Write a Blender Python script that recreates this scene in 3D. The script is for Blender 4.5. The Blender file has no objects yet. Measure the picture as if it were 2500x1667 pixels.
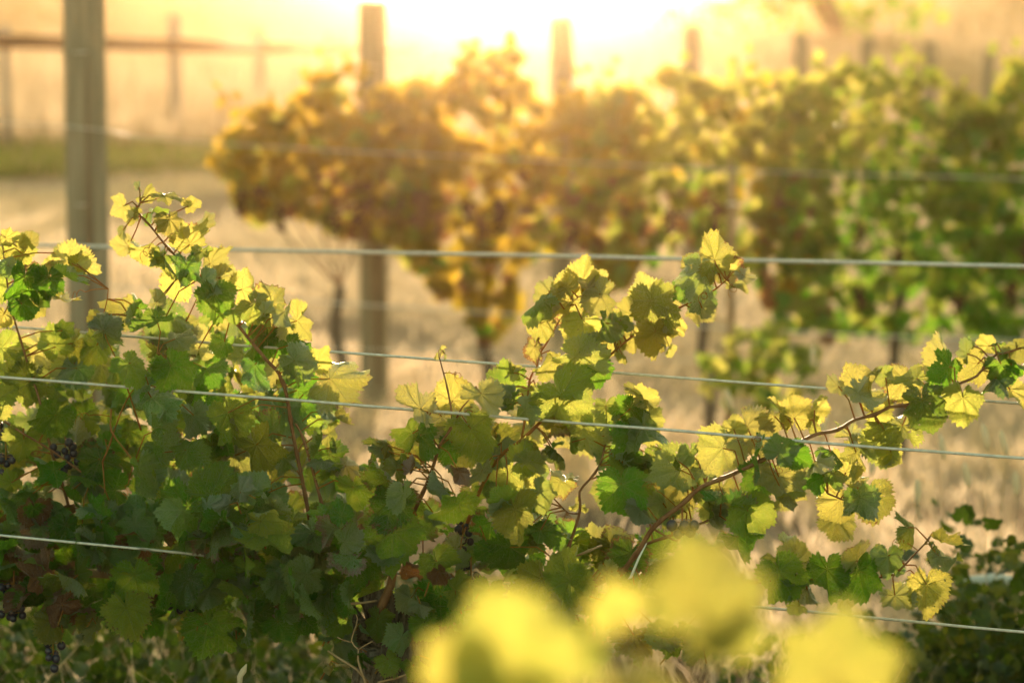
import bpy, bmesh, math, random
import numpy as np
from mathutils import Vector, Matrix, Euler, Quaternion, noise

# ------------------------------------------------------------------ camera, light
FPX = 2500 * 85 / 36.0
PITCH = math.radians(5.5)
CAM = Vector((0, 0, 1.7))
RT = Vector((1, 0, 0)); FW = Vector((0, math.cos(PITCH), -math.sin(PITCH))); UP = Vector((0, math.sin(PITCH), math.cos(PITCH)))
scene = bpy.context.scene
cd = bpy.data.cameras.new('camera'); cam = bpy.data.objects.new('camera', cd)
scene.collection.objects.link(cam); scene.camera = cam
cam.location = CAM; cam.rotation_euler = (math.pi / 2 - PITCH, 0, 0)
cd.lens = 85; cd.sensor_width = 36; cd.clip_end = 2000; cd.clip_start = 0.05
cd.dof.use_dof = True; cd.dof.focus_distance = 4.5; cd.dof.aperture_fstop = 2.6

SUN_EL, SUN_AZ = math.radians(6.3), math.radians(0.4)
world = bpy.data.worlds.new('World'); scene.world = world; world.use_nodes = True
wn = world.node_tree; wn.nodes.clear()
sky = wn.nodes.new('ShaderNodeTexSky'); sky.sky_type = 'NISHITA'; sky.sun_disc = False
sky.sun_elevation = SUN_EL; sky.sun_rotation = SUN_AZ; sky.dust_density = 2.0; sky.air_density = 1.0
bg = wn.nodes.new('ShaderNodeBackground'); bg.inputs['Strength'].default_value = 0.15
wo = wn.nodes.new('ShaderNodeOutputWorld')
wb = wn.nodes.new('ShaderNodeMix'); wb.data_type = 'RGBA'; wb.blend_type = 'MULTIPLY'; wb.inputs[0].default_value = 1
wb.inputs[7].default_value = (1.0, .94, .55, 1)                  # warm white balance of the photograph
wn.links.new(sky.outputs[0], wb.inputs[6]); wn.links.new(wb.outputs[2], bg.inputs['Color']); wn.links.new(bg.outputs[0], wo.inputs['Surface'])
SUND = Vector((math.sin(SUN_AZ) * math.cos(SUN_EL), math.cos(SUN_AZ) * math.cos(SUN_EL), math.sin(SUN_EL)))
sl = bpy.data.lights.new('sun', 'SUN'); sl.energy = 3.4; sl.angle = math.radians(0.55); sl.color = (1.0, 0.75, 0.50)
so = bpy.data.objects.new('sun', sl); scene.collection.objects.link(so)
so.rotation_euler = (-SUND).to_track_quat('-Z', 'Y').to_euler(); so.location = (0, 30, 20)
scene.view_settings.view_transform = 'Standard'; scene.view_settings.look = 'None'
scene.view_settings.gamma = 1; scene.view_settings.use_curve_mapping = False
scene.view_settings.exposure = 1.95
scene.cycles.volume_bounces = 0; scene.cycles.max_bounces = 8
scene.cycles.diffuse_bounces = 4; scene.cycles.transmission_bounces = 6; scene.cycles.transparent_max_bounces = 8
scene.cycles.use_denoising = True
scene.cycles.sample_clamp_indirect = 8
HAZE_DENSITY, HAZE_G = 0.00072, 0.95

# ------------------------------------------------------------------ helpers
R = random.Random(7)
COL = scene.collection

def at(px, py, Z):
    """A point of the vineyard seen at (px, py) of the 2500 px photograph, Z metres along the view axis."""
    return CAM + RT * ((px - 1250) / FPX * Z) + UP * ((833.5 - py) / FPX * Z) + FW * Z

def smooth(a, b, x):
    t = min(1, max(0, (x - a) / (b - a))); return t * t * (3 - 2 * t)

def ground(x, y):
    z = -0.05 * x * (1 - smooth(12, 26, y)) + 0.045 * x * 0
    if y > 13: z += 0.066 * (y - 13)
    z += max(0, min(abs(x - 2) - 4, 30)) * .075 * smooth(38, 95, y)
    crest = 97 + 0.9 * min(abs(x - 1.5), 40)
    if y > crest: z -= (0.066 + 0.06) * (y - crest) * smooth(crest, crest + 25, y)
    z += 0.03 * math.sin(x * 1.3 + y * .7) * smooth(3, 9, y) + 0.15 * math.sin(x * .21 + 1) * smooth(20, 60, y) * math.sin(y * .13)
    return z

def link(o, parent=None, loc=None):
    COL.objects.link(o)
    if parent is not None:
        o.parent = parent
    return o

def origin(parent):
    v = Vector((0, 0, 0))
    while parent is not None:
        v += parent.location; parent = parent.parent
    return v

def mesh(name, verts, faces, mat=None, smooth_=True):
    me = bpy.data.meshes.new(name)
    me.from_pydata([tuple(v) for v in verts], [], faces)
    if mat: me.materials.append(mat)
    if smooth_: me.polygons.foreach_set('use_smooth', [True] * len(me.polygons))
    return me

def tag(o, label=None, cat=None, group=None, kind=None):
    if label: o['label'] = label
    if cat: o['category'] = cat
    if group: o['group'] = group
    if kind: o['kind'] = kind
    return o

def empty(name, loc):
    o = bpy.data.objects.new(name, None); o.location = loc; o.empty_display_size = .1
    COL.objects.link(o); return o

class MB:
    def __init__(s): s.v = []; s.f = []
    def tube(s, pts, rad, n=8, cap=True, rough=0.0, seed=0):
        pts = [Vector(p) for p in pts]; m = len(pts)
        rads = rad if isinstance(rad, (list, tuple)) else [rad] * m
        base = len(s.v); ref = None
        for i, p in enumerate(pts):
            d = (pts[min(i + 1, m - 1)] - pts[max(i - 1, 0)]).normalized()
            if ref is None:
                ref = Vector((0, 0, 1)) if abs(d.z) < .9 else Vector((1, 0, 0))
            a = (ref - d * ref.dot(d)).normalized(); ref = a; b = d.cross(a)
            for k in range(n):
                t = 2 * math.pi * k / n
                q = a * math.cos(t) + b * math.sin(t)
                rr = rads[i]
                if rough: rr *= 1 + rough * noise.noise(Vector((math.cos(t) * 2 + seed, math.sin(t) * 2, i * .35 + seed)))
                s.v.append(p + q * rr)
        for i in range(m - 1):
            for k in range(n):
                a = base + i * n + k; b = base + i * n + (k + 1) % n
                s.f.append((a, b, b + n, a + n))
        if cap:
            s.f.append(tuple(base + k for k in range(n))[::-1]); s.f.append(tuple(base + (m - 1) * n + k for k in range(n)))
        return s
    def ball(s, c, r, n=8, m=6, sc=(1, 1, 1)):
        base = len(s.v)
        for i in range(m + 1):
            ph = math.pi * i / m
            for k in range(n):
                t = 2 * math.pi * k / n
                s.v.append(Vector(c) + Vector((math.sin(ph) * math.cos(t) * sc[0], math.sin(ph) * math.sin(t) * sc[1], math.cos(ph) * sc[2])) * r)
        for i in range(m):
            for k in range(n):
                a = base + i * n + k; b = base + i * n + (k + 1) % n
                s.f.append((a, a + n, b + n, b))
        return s
    def build(s, name, mat, parent=None):
        o_ = origin(parent)
        me = mesh(name, [v - o_ for v in s.v], s.f, mat)
        o = bpy.data.objects.new(name, me); link(o, parent); return o

def spline(pts, step=0.02):
    """Catmull-Rom through the given 3D points."""
    P = [Vector(p) for p in pts]
    if len(P) < 3: 
        P = [P[0], (P[0] + P[-1]) / 2, P[-1]]
    P = [2 * P[0] - P[1]] + P + [2 * P[-1] - P[-2]]
    out = []
    for i in range(1, len(P) - 2):
        n = max(2, int((P[i + 1] - P[i]).length / step))
        for k in range(n):
            t = k / n
            out.append(0.5 * ((2 * P[i]) + (-P[i - 1] + P[i + 1]) * t + (2 * P[i - 1] - 5 * P[i] + 4 * P[i + 1] - P[i + 2]) * t * t + (-P[i - 1] + 3 * P[i] - 3 * P[i + 1] + P[i + 2]) * t ** 3))
    out.append(P[-2]); return out

# ------------------------------------------------------------------ materials
class NT:
    def __init__(s, name):
        s.m = bpy.data.materials.new(name); s.m.use_nodes = True; s.t = s.m.node_tree; s.t.nodes.clear()
    def n(s, t, **k):
        q = s.t.nodes.new(t)
        for a, b in k.items(): setattr(q, a, b)
        return q
    def L(s, a, b): s.t.links.new(a, b)
    def put(s, sock, v):
        if hasattr(v, 'links') or isinstance(v, bpy.types.NodeSocket): s.L(v, sock)
        else: sock.default_value = v
    def M(s, op, a, b=0.0, c=0.0, clamp=False):
        q = s.n('ShaderNodeMath', operation=op); q.use_clamp = clamp
        s.put(q.inputs[0], a); s.put(q.inputs[1], b)
        if op in ('MULTIPLY_ADD', 'PINGPONG', 'SMOOTH_MIN'): s.put(q.inputs[2], c)
        return q.outputs[0]
    def mr(s, v, a, b, c=0.0, d=1.0):
        q = s.n('ShaderNodeMapRange'); q.interpolation_type = 'SMOOTHSTEP'
        s.put(q.inputs[0], v); s.put(q.inputs[1], a); s.put(q.inputs[2], b); s.put(q.inputs[3], c); s.put(q.inputs[4], d)
        return q.outputs[0]
    def mix(s, f, a, b):
        q = s.n('ShaderNodeMix', data_type='RGBA')
        s.put(q.inputs[0], f); s.put(q.inputs[6], a if not isinstance(a, tuple) else (*a, 1)[:4]); s.put(q.inputs[7], b if not isinstance(b, tuple) else (*b, 1)[:4])
        return q.outputs[2]
    def noise(s, vec, scale, detail=3, rough=.55, out=0):
        q = s.n('ShaderNodeTexNoise'); 
        if vec is not None: s.L(vec, q.inputs['Vector'])
        q.inputs['Scale'].default_value = scale; q.inputs['Detail'].default_value = detail; q.inputs['Roughness'].default_value = rough
        return q.outputs[out]
    def bump(s, h, strength, dist):
        q = s.n('ShaderNodeBump'); q.inputs['Strength'].default_value = strength; q.inputs['Distance'].default_value = dist
        s.L(h, q.inputs['Height']); return q.outputs[0]
    def out(s, sh):
        o = s.n('ShaderNodeOutputMaterial'); s.L(sh, o.inputs['Surface']); return s.m

def leaf_material(name, veins=True, amber=False, weed=False):
    N = NT(name)
    uv = N.n('ShaderNodeUVMap').outputs[0]
    sep = N.n('ShaderNodeSeparateXYZ'); N.L(uv, sep.inputs[0])
    x = N.M('MULTIPLY_ADD', sep.outputs[0], 2.4, -1.2); y = N.M('MULTIPLY_ADD', sep.outputs[1], 2.4, -1.2)
    oi = N.n('ShaderNodeObjectInfo'); csep = N.n('ShaderNodeSeparateColor'); N.L(oi.outputs['Color'], csep.inputs[0])
    if name in ('far_leaf', 'foliage_leaf', 'far_amber_leaf', 'weed_leaf'):   # joined foliage: tone stored per leaf in the mesh
        at_ = N.n('ShaderNodeAttribute', attribute_name='tone'); csep = N.n('ShaderNodeSeparateColor'); N.L(at_.outputs['Color'], csep.inputs[0])
    yel, brn, rnd = csep.outputs[0], csep.outputs[1], csep.outputs[2]
    edge = N.n('ShaderNodeAttribute', attribute_name='edge').outputs['Fac']
    comb = N.n('ShaderNodeCombineXYZ'); N.L(x, comb.inputs[0]); N.L(y, comb.inputs[1]); N.L(N.M('MULTIPLY', rnd, 37.0), comb.inputs[2])
    vec = comb.outputs[0]
    r = N.M('SQRT', N.M('ADD', N.M('MULTIPLY', x, x), N.M('MULTIPLY', y, y)))
    vm = 0.0; bumpn = None
    n1 = N.noise(vec, 2.2, 4, .6)
    n2 = N.noise(vec, 9, 4, .7)
    if veins:
        th = N.M('ARCTAN2', x, y)
        wob = N.M('MULTIPLY_ADD', n1, .5, -.25)
        f = N.M('SUBTRACT', N.M('FRACT', N.M('MULTIPLY_ADD', N.M('MULTIPLY_ADD', wob, .12, th), 1 / math.radians(52), 4.5)), .5)
        thp = N.M('MULTIPLY', f, math.radians(52))
        s_ = N.M('MULTIPLY', r, N.M('ABSOLUTE', N.M('SINE', thp))); t_ = N.M('MULTIPLY', r, N.M('COSINE', thp))
        w = N.M('MULTIPLY_ADD', t_, -.018, .030)
        main = N.mr(s_, N.M('MULTIPLY', w, .25), w, 1.0, 0.0)
        u = N.M('FRACT', N.M('MULTIPLY', N.M('SUBTRACT', t_, N.M('MULTIPLY', s_, 1.15)), 6.2))
        sec = N.mr(N.M('ABSOLUTE', N.M('SUBTRACT', u, .5)), .0, .10, .7, 0.0)
        vor = N.n('ShaderNodeTexVoronoi', feature='DISTANCE_TO_EDGE'); N.L(vec, vor.inputs['Vector']); vor.inputs['Scale'].default_value = 11
        tert = N.mr(vor.outputs[0], 0.0, .07, .35, 0.0)
        vm = N.M('MAXIMUM', N.M('MAXIMUM', main, sec), tert)
    # pigments of green and yellow leaves and of dead tissue
    yy = N.M('ADD', yel, N.M('MULTIPLY_ADD', n1, .7, -.36), clamp=True)
    refl = N.mix(yy, (.055, .255, .014), (.38, .46, .07))
    tran = N.mix(yy, (.16, .40, .018), (.76, .68, .15))
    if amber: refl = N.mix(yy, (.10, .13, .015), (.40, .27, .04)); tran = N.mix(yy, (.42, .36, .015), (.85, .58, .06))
    if weed: refl = N.mix(yy, (.028, .085, .014), (.12, .15, .03)); tran = N.mix(yy, (.08, .16, .010), (.34, .34, .04))
    if veins:
        refl = N.mix(N.M('MULTIPLY', vm, .6), refl, (.26, .42, .10))
        tran = N.mix(N.M('MULTIPLY', vm, .5), tran, N.mix(yy, (.28, .40, .04), (.50, .40, .08)))
    dead = N.M('MULTIPLY', N.mr(N.M('ADD', N.M('MULTIPLY', edge, .55), N.M('MULTIPLY', n2, .75)), N.M('MULTIPLY_ADD', brn, -1.0, 1.12), N.M('MULTIPLY_ADD', brn, -1.0, 1.22)), 1.0)
    spots = N.mr(N.noise(vec, 14, 2, .5), .70, .76)
    dead = N.M('MAXIMUM', dead, N.M('MULTIPLY', spots, .75))
    browncol = N.mix(n2, (.38, .22, .14), (.20, .10, .06))
    bri = N.n('ShaderNodeVectorMath', operation='SCALE'); N.L(refl, bri.inputs[0]); N.L(N.M('MULTIPLY_ADD', N.M('FRACT', N.M('MULTIPLY', rnd, 7.31)), 1.15, .35), bri.inputs[3]); refl = bri.outputs[0]
    br2 = N.n('ShaderNodeVectorMath', operation='SCALE'); N.L(tran, br2.inputs[0]); N.L(N.M('MULTIPLY_ADD', N.M('FRACT', N.M('MULTIPLY', rnd, 3.77)), .55, .68), br2.inputs[3]); tran = br2.outputs[0]
    under = N.mix(.3, refl, (.16, .31, .07))
    geo = N.n('ShaderNodeNewGeometry')
    refl = N.mix(geo.outputs['Backfacing'], refl, under)
    refl = N.mix(dead, refl, browncol); tran = N.mix(dead, tran, (.30, .15, .05))
    h = N.M('ADD', N.M('MULTIPLY', vm if veins else n1, -.35), N.M('MULTIPLY', n2, .9))
    bp = N.bump(h, 1.0, .016)
    d = N.n('ShaderNodeBsdfDiffuse'); N.L(refl, d.inputs[0]); N.L(bp, d.inputs['Normal'])
    tr = N.n('ShaderNodeBsdfTranslucent'); N.L(tran, tr.inputs[0]); N.L(bp, tr.inputs['Normal'])
    ad = N.n('ShaderNodeAddShader'); 
    mx = N.n('ShaderNodeMixShader'); mx.inputs[0].default_value = .52; N.L(d.outputs[0], mx.inputs[1]); N.L(tr.outputs[0], mx.inputs[2])
    gl = N.n('ShaderNodeBsdfGlossy'); gl.inputs['Roughness'].default_value = .34; gl.inputs[0].default_value = (.9, .95, 1, 1); N.L(bp, gl.inputs['Normal'])
    fr = N.n('ShaderNodeFresnel'); fr.inputs[0].default_value = 1.38; N.L(bp, fr.inputs['Normal'])
    m2 = N.n('ShaderNodeMixShader'); N.L(N.M('MULTIPLY', fr.outputs[0], .38 if veins else .12), m2.inputs[0]); N.L(mx.outputs[0], m2.inputs[1]); N.L(gl.outputs[0], m2.inputs[2])
    if not veins: return N.out(m2.outputs[0])
    hole = N.M('MULTIPLY', N.mr(N.noise(vec, 5.5, 2, .5), .705, .715), N.mr(N.M('FRACT', N.M('MULTIPLY', rnd, 5.3)), .4, .41))   # insect holes
    tp = N.n('ShaderNodeBsdfTransparent'); m3 = N.n('ShaderNodeMixShader'); N.L(hole, m3.inputs[0]); N.L(m2.outputs[0], m3.inputs[1]); N.L(tp.outputs[0], m3.inputs[2])
    return N.out(m3.outputs[0])

def simple(name, c1, c2, scale=20, rough=.8, bump=.3, bdist=.003, stretch=(1, 1, 1), transl=None, metal=0, spec=.3):
    N = NT(name)
    tc = N.n('ShaderNodeTexCoord'); mp = N.n('ShaderNodeMapping'); N.L(tc.outputs['Object'], mp.inputs[0]); mp.inputs['Scale'].default_value = stretch
    nz = N.noise(mp.outputs[0], scale, 6, .65)
    c = N.mix(N.mr(nz, .3, .7), c1, c2)
    b = N.n('ShaderNodeBsdfPrincipled'); N.L(c, b.inputs['Base Color']); b.inputs['Roughness'].default_value = rough
    b.inputs['Metallic'].default_value = metal; b.inputs['Specular IOR Level'].default_value = spec
    if bump: N.L(N.bump(nz, bump, bdist), b.inputs['Normal'])
    sh = b.outputs[0]
    if transl:
        t = N.n('ShaderNodeBsdfTranslucent'); N.L(N.mix(nz, transl, tuple(k * .7 for k in transl)), t.inputs[0])
        m = N.n('ShaderNodeMixShader'); m.inputs[0].default_value = .5; N.L(sh, m.inputs[1]); N.L(t.outputs[0], m.inputs[2]); sh = m.outputs[0]
    return N.out(sh)

M_LEAF = leaf_material('vine_leaf'); M_FOL = leaf_material('foliage_leaf'); M_FAR = leaf_material('far_leaf', False); M_LEAF2 = leaf_material('blurred_leaf', False); M_LEAF3 = leaf_material('amber_leaf', False, True); M_FARA = leaf_material('far_amber_leaf', False, True); M_WEED = leaf_material('weed_leaf', False, False, True)
M_CANE = simple('cane_bark', (.16, .065, .03), (.30, .15, .07), 60, .6, .3, .001, (1, 1, .3))
M_STALK = simple('leaf_stalk', (.42, .16, .07), (.40, .30, .07), 30, .5, 0, transl=(.5, .2, .05))
M_DRYCANE = simple('dry_cane', (.33, .20, .11), (.42, .29, .18), 50, .7, .3, .001)
M_TRUNK = simple('trunk_bark', (.05, .036, .026), (.30, .25, .20), 40, .95, 1.0, .02, (2.5, 2.5, .4))
M_POST = simple('post_timber', (.20, .18, .13), (.33, .29, .22), 9, .9, .5, .006, (5, 5, .25))
M_POSTD = simple('post_timber_dark', (.13, .09, .06), (.24, .18, .12), 9, .9, .5, .006, (5, 5, .25))
M_FENCEP = simple('fence_post_timber', (.30, .27, .26), (.42, .38, .36), 8, .9, .3, .005, (4, 4, .3))
M_RAIL = simple('fence_rail_timber', (.05, .03, .02), (.09, .055, .035), 8, .9, .3, .005)
M_WIRE = simple('galvanised_wire', (.56, .53, .52), (.76, .72, .70), 90, .55, .2, .0006, metal=.3, spec=.5)
M_GRAPE = simple('grape_skin', (.012, .010, .020), (.05, .045, .075), 30, .38, 0, spec=.5)
M_GRAPER = simple('raisin_skin', (.09, .02, .015), (.04, .012, .012), 60, .6, .4, .001)
M_TIE = simple('white_tie', (.75, .74, .70), (.82, .8, .76), 10, .5, 0)
M_DRY = simple('dry_grass', (.64, .51, .32), (.76, .62, .42), 3, .8, 0, transl=(.88, .72, .54))
M_HILL = simple('hill_grass', (.46, .36, .25), (.56, .46, .32), 3, .8, 0, transl=(.62, .50, .36))
M_GREEN = simple('green_grass', (.05, .09, .02), (.12, .14, .04), 3, .8, 0, transl=(.08, .11, .02))
M_GREENF = simple('verge_grass', (.10, .17, .03), (.18, .22, .06), 3, .8, 0, transl=(.26, .34, .06))
M_SEED = simple('seed_head', (.78, .68, .52), (.88, .78, .62), 60, .9, 0, transl=(.98, .9, .75))

def ground_material():
    N = NT('dry_soil')
    geo = N.n('ShaderNodeNewGeometry'); pos = geo.outputs['Position']
    mp = N.n('ShaderNodeMapping'); N.L(pos, mp.inputs[0]); mp.inputs['Scale'].default_value = (.35, 1.6, 1)
    a = N.noise(mp.outputs[0], .7, 5, .6); b = N.noise(pos, 6, 6, .7); c = N.noise(pos, .25, 3, .5)
    col = N.mix(N.mr(a, .35, .65), (.42, .31, .22), (.62, .49, .37))
    col = N.mix(N.M('MULTIPLY', b, .5), col, (.20, .13, .08))
    col = N.mix(N.mr(c, .56, .66, 0, .5), col, (.14, .16, .05))
    sep = N.n('ShaderNodeSeparateXYZ'); N.L(pos, sep.inputs[0])
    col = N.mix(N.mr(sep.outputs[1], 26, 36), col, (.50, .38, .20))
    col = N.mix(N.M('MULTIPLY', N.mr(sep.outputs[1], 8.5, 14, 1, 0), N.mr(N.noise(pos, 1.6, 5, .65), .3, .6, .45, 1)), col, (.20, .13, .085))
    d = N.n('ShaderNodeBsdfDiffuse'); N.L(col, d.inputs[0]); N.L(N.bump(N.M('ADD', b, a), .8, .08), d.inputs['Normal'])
    return N.out(d.outputs[0])

# ------------------------------------------------------------------ ground and hill
def build_ground():
    xs = sorted(set([round(v, 2) for v in np.concatenate([np.linspace(-8, 8, 65), np.linspace(-60, -8, 40), np.linspace(8, 60, 40), np.linspace(-300, -60, 20), np.linspace(60, 300, 20)])]))
    ys = sorted(set([round(v, 2) for v in np.concatenate([np.linspace(-30, 2, 16), np.linspace(2, 16, 80), np.linspace(16, 130, 90), np.linspace(130, 420, 30)])]))
    V = [(x, y, ground(x, y)) for y in ys for x in xs]
    nx = len(xs)
    F = [(j * nx + i, j * nx + i + 1, (j + 1) * nx + i + 1, (j + 1) * nx + i) for j in range(len(ys) - 1) for i in range(nx - 1)]
    o = bpy.data.objects.new('ground', mesh('ground', V, F, ground_material())); COL.objects.link(o)
    tag(o, 'sloping vineyard floor of dry soil rising into a golden hillside', kind='structure')
build_ground()

def blades(name, label, mat, n, xr, yr, h, w, seed, cond=None, lean=.35, cone=True, cat='grass'):
    rs = np.random.RandomState(seed)
    V = []; F = []
    k = 0; tries = 0
    while k < n and tries < n * 6:
        tries += 1
        y = yr[0] + (yr[1] - yr[0]) * rs.rand() ** 1.3
        half = (y * .26 + 1.2) if cone else xr[1]
        x = (rs.rand() * 2 - 1) * half
        if cond and not cond(x, y, rs): continue
        z = ground(x, y); hh = h * (.45 + .9 * rs.rand()); ww = w * (.6 + .8 * rs.rand())
        a = rs.rand() * math.pi; dx, dy = math.cos(a) * ww / 2, math.sin(a) * ww / 2
        lx, ly = (rs.rand() - .5) * 2 * lean * hh, (rs.rand() - .5) * 2 * lean * hh
        b = len(V)
        V += [(x - dx, y - dy, z - .01), (x + dx, y + dy, z - .01), (x + lx * .35 + dx * .7, y + ly * .35 + dy * .7, z + hh * .55), (x + lx * .35 - dx * .7, y + ly * .35 - dy * .7, z + hh * .55), (x + lx, y + ly, z + hh)]
        F += [(b, b + 1, b + 2, b + 3), (b + 3, b + 2, b + 4)]
        k += 1
    o = bpy.data.objects.new(name, mesh(name, V, F, mat)); COL.objects.link(o)
    tag(o, label, cat, kind='stuff'); return o

def nz(x, y, s, o=0): return noise.noise(Vector((x * s + o, y * s, o)))
blades('hillside_grass', 'tall golden dry grass covering the hillside behind the fence', M_HILL, 60000, None, (30, 112), .42, .035, 1)
blades('dry_grass', 'short straw coloured grass stubble on the vineyard floor between the rows', M_DRY, 130000, None, (4.8, 32), .10, .012, 2, lambda x, y, r: nz(x, y, .5, 3) + .9 * (r.rand() - .5) > -.1 and (y > 13 or nz(x, y, 1.1, 9) + .5 * (r.rand() - .5) > -.25 + .09 * (13 - y)), lean=.9)
blades('green_grass', 'strip of green grass along the foot of the fence', M_GREENF, 8000, None, (27, 31), .20, .03, 3, lambda x, y, r: x < 2 and nz(x, y, .25, 8) + .5 * r.rand() > -.05)
blades('tall_grass', 'tall dry grass stalks standing behind the near vine row', M_DRY, 1500, None, (5.0, 9.5), .42, .006, 4, lambda x, y, r: nz(x, y, .7, 5) > -.05 and x > .2, lean=.45)

# ------------------------------------------------------------------ haze
def build_haze():
    b = bmesh.new(); bmesh.ops.create_cube(b, size=1); me = bpy.data.meshes.new('haze'); b.to_mesh(me); b.free()
    o = bpy.data.objects.new('haze', me); COL.objects.link(o)
    zb, zt = -45.0, 20.0
    o.scale = (640, 480, zt - zb); o.location = (0, 200, (zt + zb) / 2)
    m = bpy.data.materials.new('glare_haze'); m.use_nodes = True; t = m.node_tree; t.nodes.clear()
    v = t.nodes.new('ShaderNodeVolumePrincipled'); v.inputs['Color'].default_value = (1.0, .68, .40, 1)  # haze added to imitate sun glare, its orange tint put into the colour
    v.inputs['Density'].default_value = HAZE_DENSITY; v.inputs['Anisotropy'].default_value = HAZE_G
    out = t.nodes.new('ShaderNodeOutputMaterial'); t.links.new(v.outputs[0], out.inputs['Volume'])
    me.materials.append(m); tag(o, 'added thin haze standing in for the glare of the low sun', 'haze', kind='stuff')
build_haze()

# ------------------------------------------------------------------ posts and fence
def post(px, topy, Z, dia, label, mat=M_POST, split=False):
    top = at(px, topy, Z); gz = ground(top.x, top.y)
    root = empty('trellis_post', (top.x, top.y, gz))
    n = 14; hts = [-.1, .0, .12, .5, 1.0, 1.5]; H = top.z - gz
    hts = [h for h in hts if h < H - .1] + [H - .02, H]
    rr = [dia / 2 * (1.03 - .03 * h / H) for h in hts]; rr[-1] -= .012
    m = MB().tube([(top.x, top.y, gz + h) for h in hts], rr, 16, rough=.06, seed=px)
    m.build('shaft', mat, root)
    s = MB()                                                     # wire staples on the post
    for hz in (H - .35, H * .55): s.tube([(top.x - .03, top.y - dia / 2 - .004, gz + hz), (top.x, top.y - dia / 2 - .012, gz + hz), (top.x + .03, top.y - dia / 2 - .004, gz + hz)], .003, 5)
    if px < 1400: 
        s.build('staple', M_WIRE, root)
        c = MB(); c.tube([(top.x + dia * .14, top.y - dia * .47, gz + .1), (top.x + dia * .12, top.y - dia * .482, gz + H * .5), (top.x + dia * .15, top.y - dia * .475, gz + H * .85)], [.012, .017, .004], 6)
        c.build('weathered_split', M_POSTD, root)
    return tag(root, label, 'post', 'timber trellis posts in a receding line')
for px, ty, dia, lb in [(203, -70, .180, 'thick grey timber post at far left, nearest and widest of the trellis posts'),
        (909, 5, .152, 'timber trellis post left of centre with its base bare below the vines'),
        (1371, 42, .150, 'timber post right of the sun glow rising above the middle of the vines'),
        (1690, 64, .140, 'pale timber post top below the far orange tree'),
        (1956, 84, .140, 'brown post top standing over a dark clump of the far vines'),
        (2120, 95, .135, 'small brown post top, third from the right edge line, above yellow leaves'),
        (2270, 102, .130, 'short visible post stub just left of the tall slim one at right'),
        (2413, 122, .125, 'slim dark post at upper right showing most of its length above the vines'),
        (2496, 155, .125, 'farthest timber post cut by the right edge of the photo')]:
    Z = 10.4 * 3411 / (3614 - px)
    post(px, ty, Z, dia, lb)
# pale thin stake in the second row
p = at(1785, 395, 11.6); root = empty('vine_stake', (p.x, p.y, ground(p.x, p.y)))
MB().tube([(p.x, p.y, ground(p.x, p.y) - .05), (p.x + .005, p.y, 1.2), p], [.020, .019, .018], 10, rough=.1).build('shaft', M_DRYCANE, root)
MB().tube([p + Vector((-.02, -.03, -.2)), p + Vector((.03, -.03, -.2))], .006, 6).build('tie', M_TIE, root)
tag(root, 'pale thin wooden stake standing in front of the yellow vines right of centre', 'stake')

def build_fence():
    ps = [(12, 62, 30.0, .11), (425, 36, 33.0, .16), (633, 70, 38.5, .16), (803, 76, 44.0, .15), (980, 82, 50, .15), (1123, 84, 56, .15)]
    tops = [at(a, b, c) for a, b, c, d in ps]
    root = empty('paddock_fence', (tops[1].x, tops[1].y, ground(tops[1].x, tops[1].y)))
    for (a, b, c, d), t in zip(ps, tops):
        g = ground(t.x, t.y)
        MB().tube([(t.x, t.y, g - .1), (t.x, t.y, (g + t.z) / 2), (t.x, t.y, t.z)], d / 2, 10, rough=.06, seed=a).build('fence_post', M_FENCEP, root)
    ry = [102, 112, 119, 121, 123, 124]
    rp = [at(-160, 98, 28.5)] + [at(q[0], y, q[2] - .13) for q, y in zip(ps, ry)]
    for a, b in zip(rp[:-1], rp[1:]):
        MB().tube([a, (a + b) / 2, b], [.088, .078, .082], 8, rough=.1).build('rail', M_RAIL, root)
    tag(root, 'grey post and dark single rail paddock fence crossing the hillside at upper left', 'fence')
build_fence()

# ------------------------------------------------------------------ wires
def wire(pts, r, label, sag=0):
    P = [at(*p) for p in pts]; c = P[0]
    pp = [q + Vector((0, 0, .0022 * noise.noise(Vector((q.x * 2.3, q.y, r * 9e3))) + .001 * noise.noise(Vector((q.x * 9, q.y, r * 9e3))))) for q in spline(P, .06)]
    m = MB(); root = pp[0]
    me = mesh('trellis_wire', *(lambda t: ([v - root for v in t.v], t.f))(m.tube(pp, r, 8)), M_WIRE)
    o = bpy.data.objects.new('trellis_wire', me); o.location = root; COL.objects.link(o)
    return tag(o, label, 'wire', 'trellis wires')
def Z1(px, off=0): return 4.5 / (1 + .197 * (px - 1250) / FPX) + off
def Z2(px, off=0): return 12.4 / (1 + .197 * (px - 1250) / FPX) + off
def yl(px, y0, y1): return y0 + (y1 - y0) * px / 2500.0
SP = (-2600, 0, 1250, 2500, 5200)
wire([(x, yl(x, 797, 986), Z1(x, .07)) for x in SP], .0026, 'upper sharp silver wire crossing behind the near vine shoots')
wire([(x, yl(x, 920, 1119), Z1(x, -.05)) for x in SP], .0028, 'lower of the two sharp silver wires, in front of the leaves')
wire([(x, yl(x, 1307, 1543), Z1(x, o)) for x, o in ((-2600, -.06), (0, -.06), (380, -.05), (800, .12), (1250, .14), (2500, .10), (5200, .1))], .0026, 'lowest silver wire along the near stems, seen at both photo edges')
wire([(-1500, 560, 7.6), (85, 599, 6.9), (1250, 623, 6.2), (2500, 650, 5.7), (4000, 672, 5.2)], .0052, 'blurred pale wire across mid photo behind the near vine')
wire([(-600, 270, 11.6), (155, 309, 10.2), (510, 350, 11.2), (1883, 419, 11.6), (2342, 432, 11.4), (3600, 470, 10.9)], .0026, 'faint blurred wire crossing the upper part of the far vine row')
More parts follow.
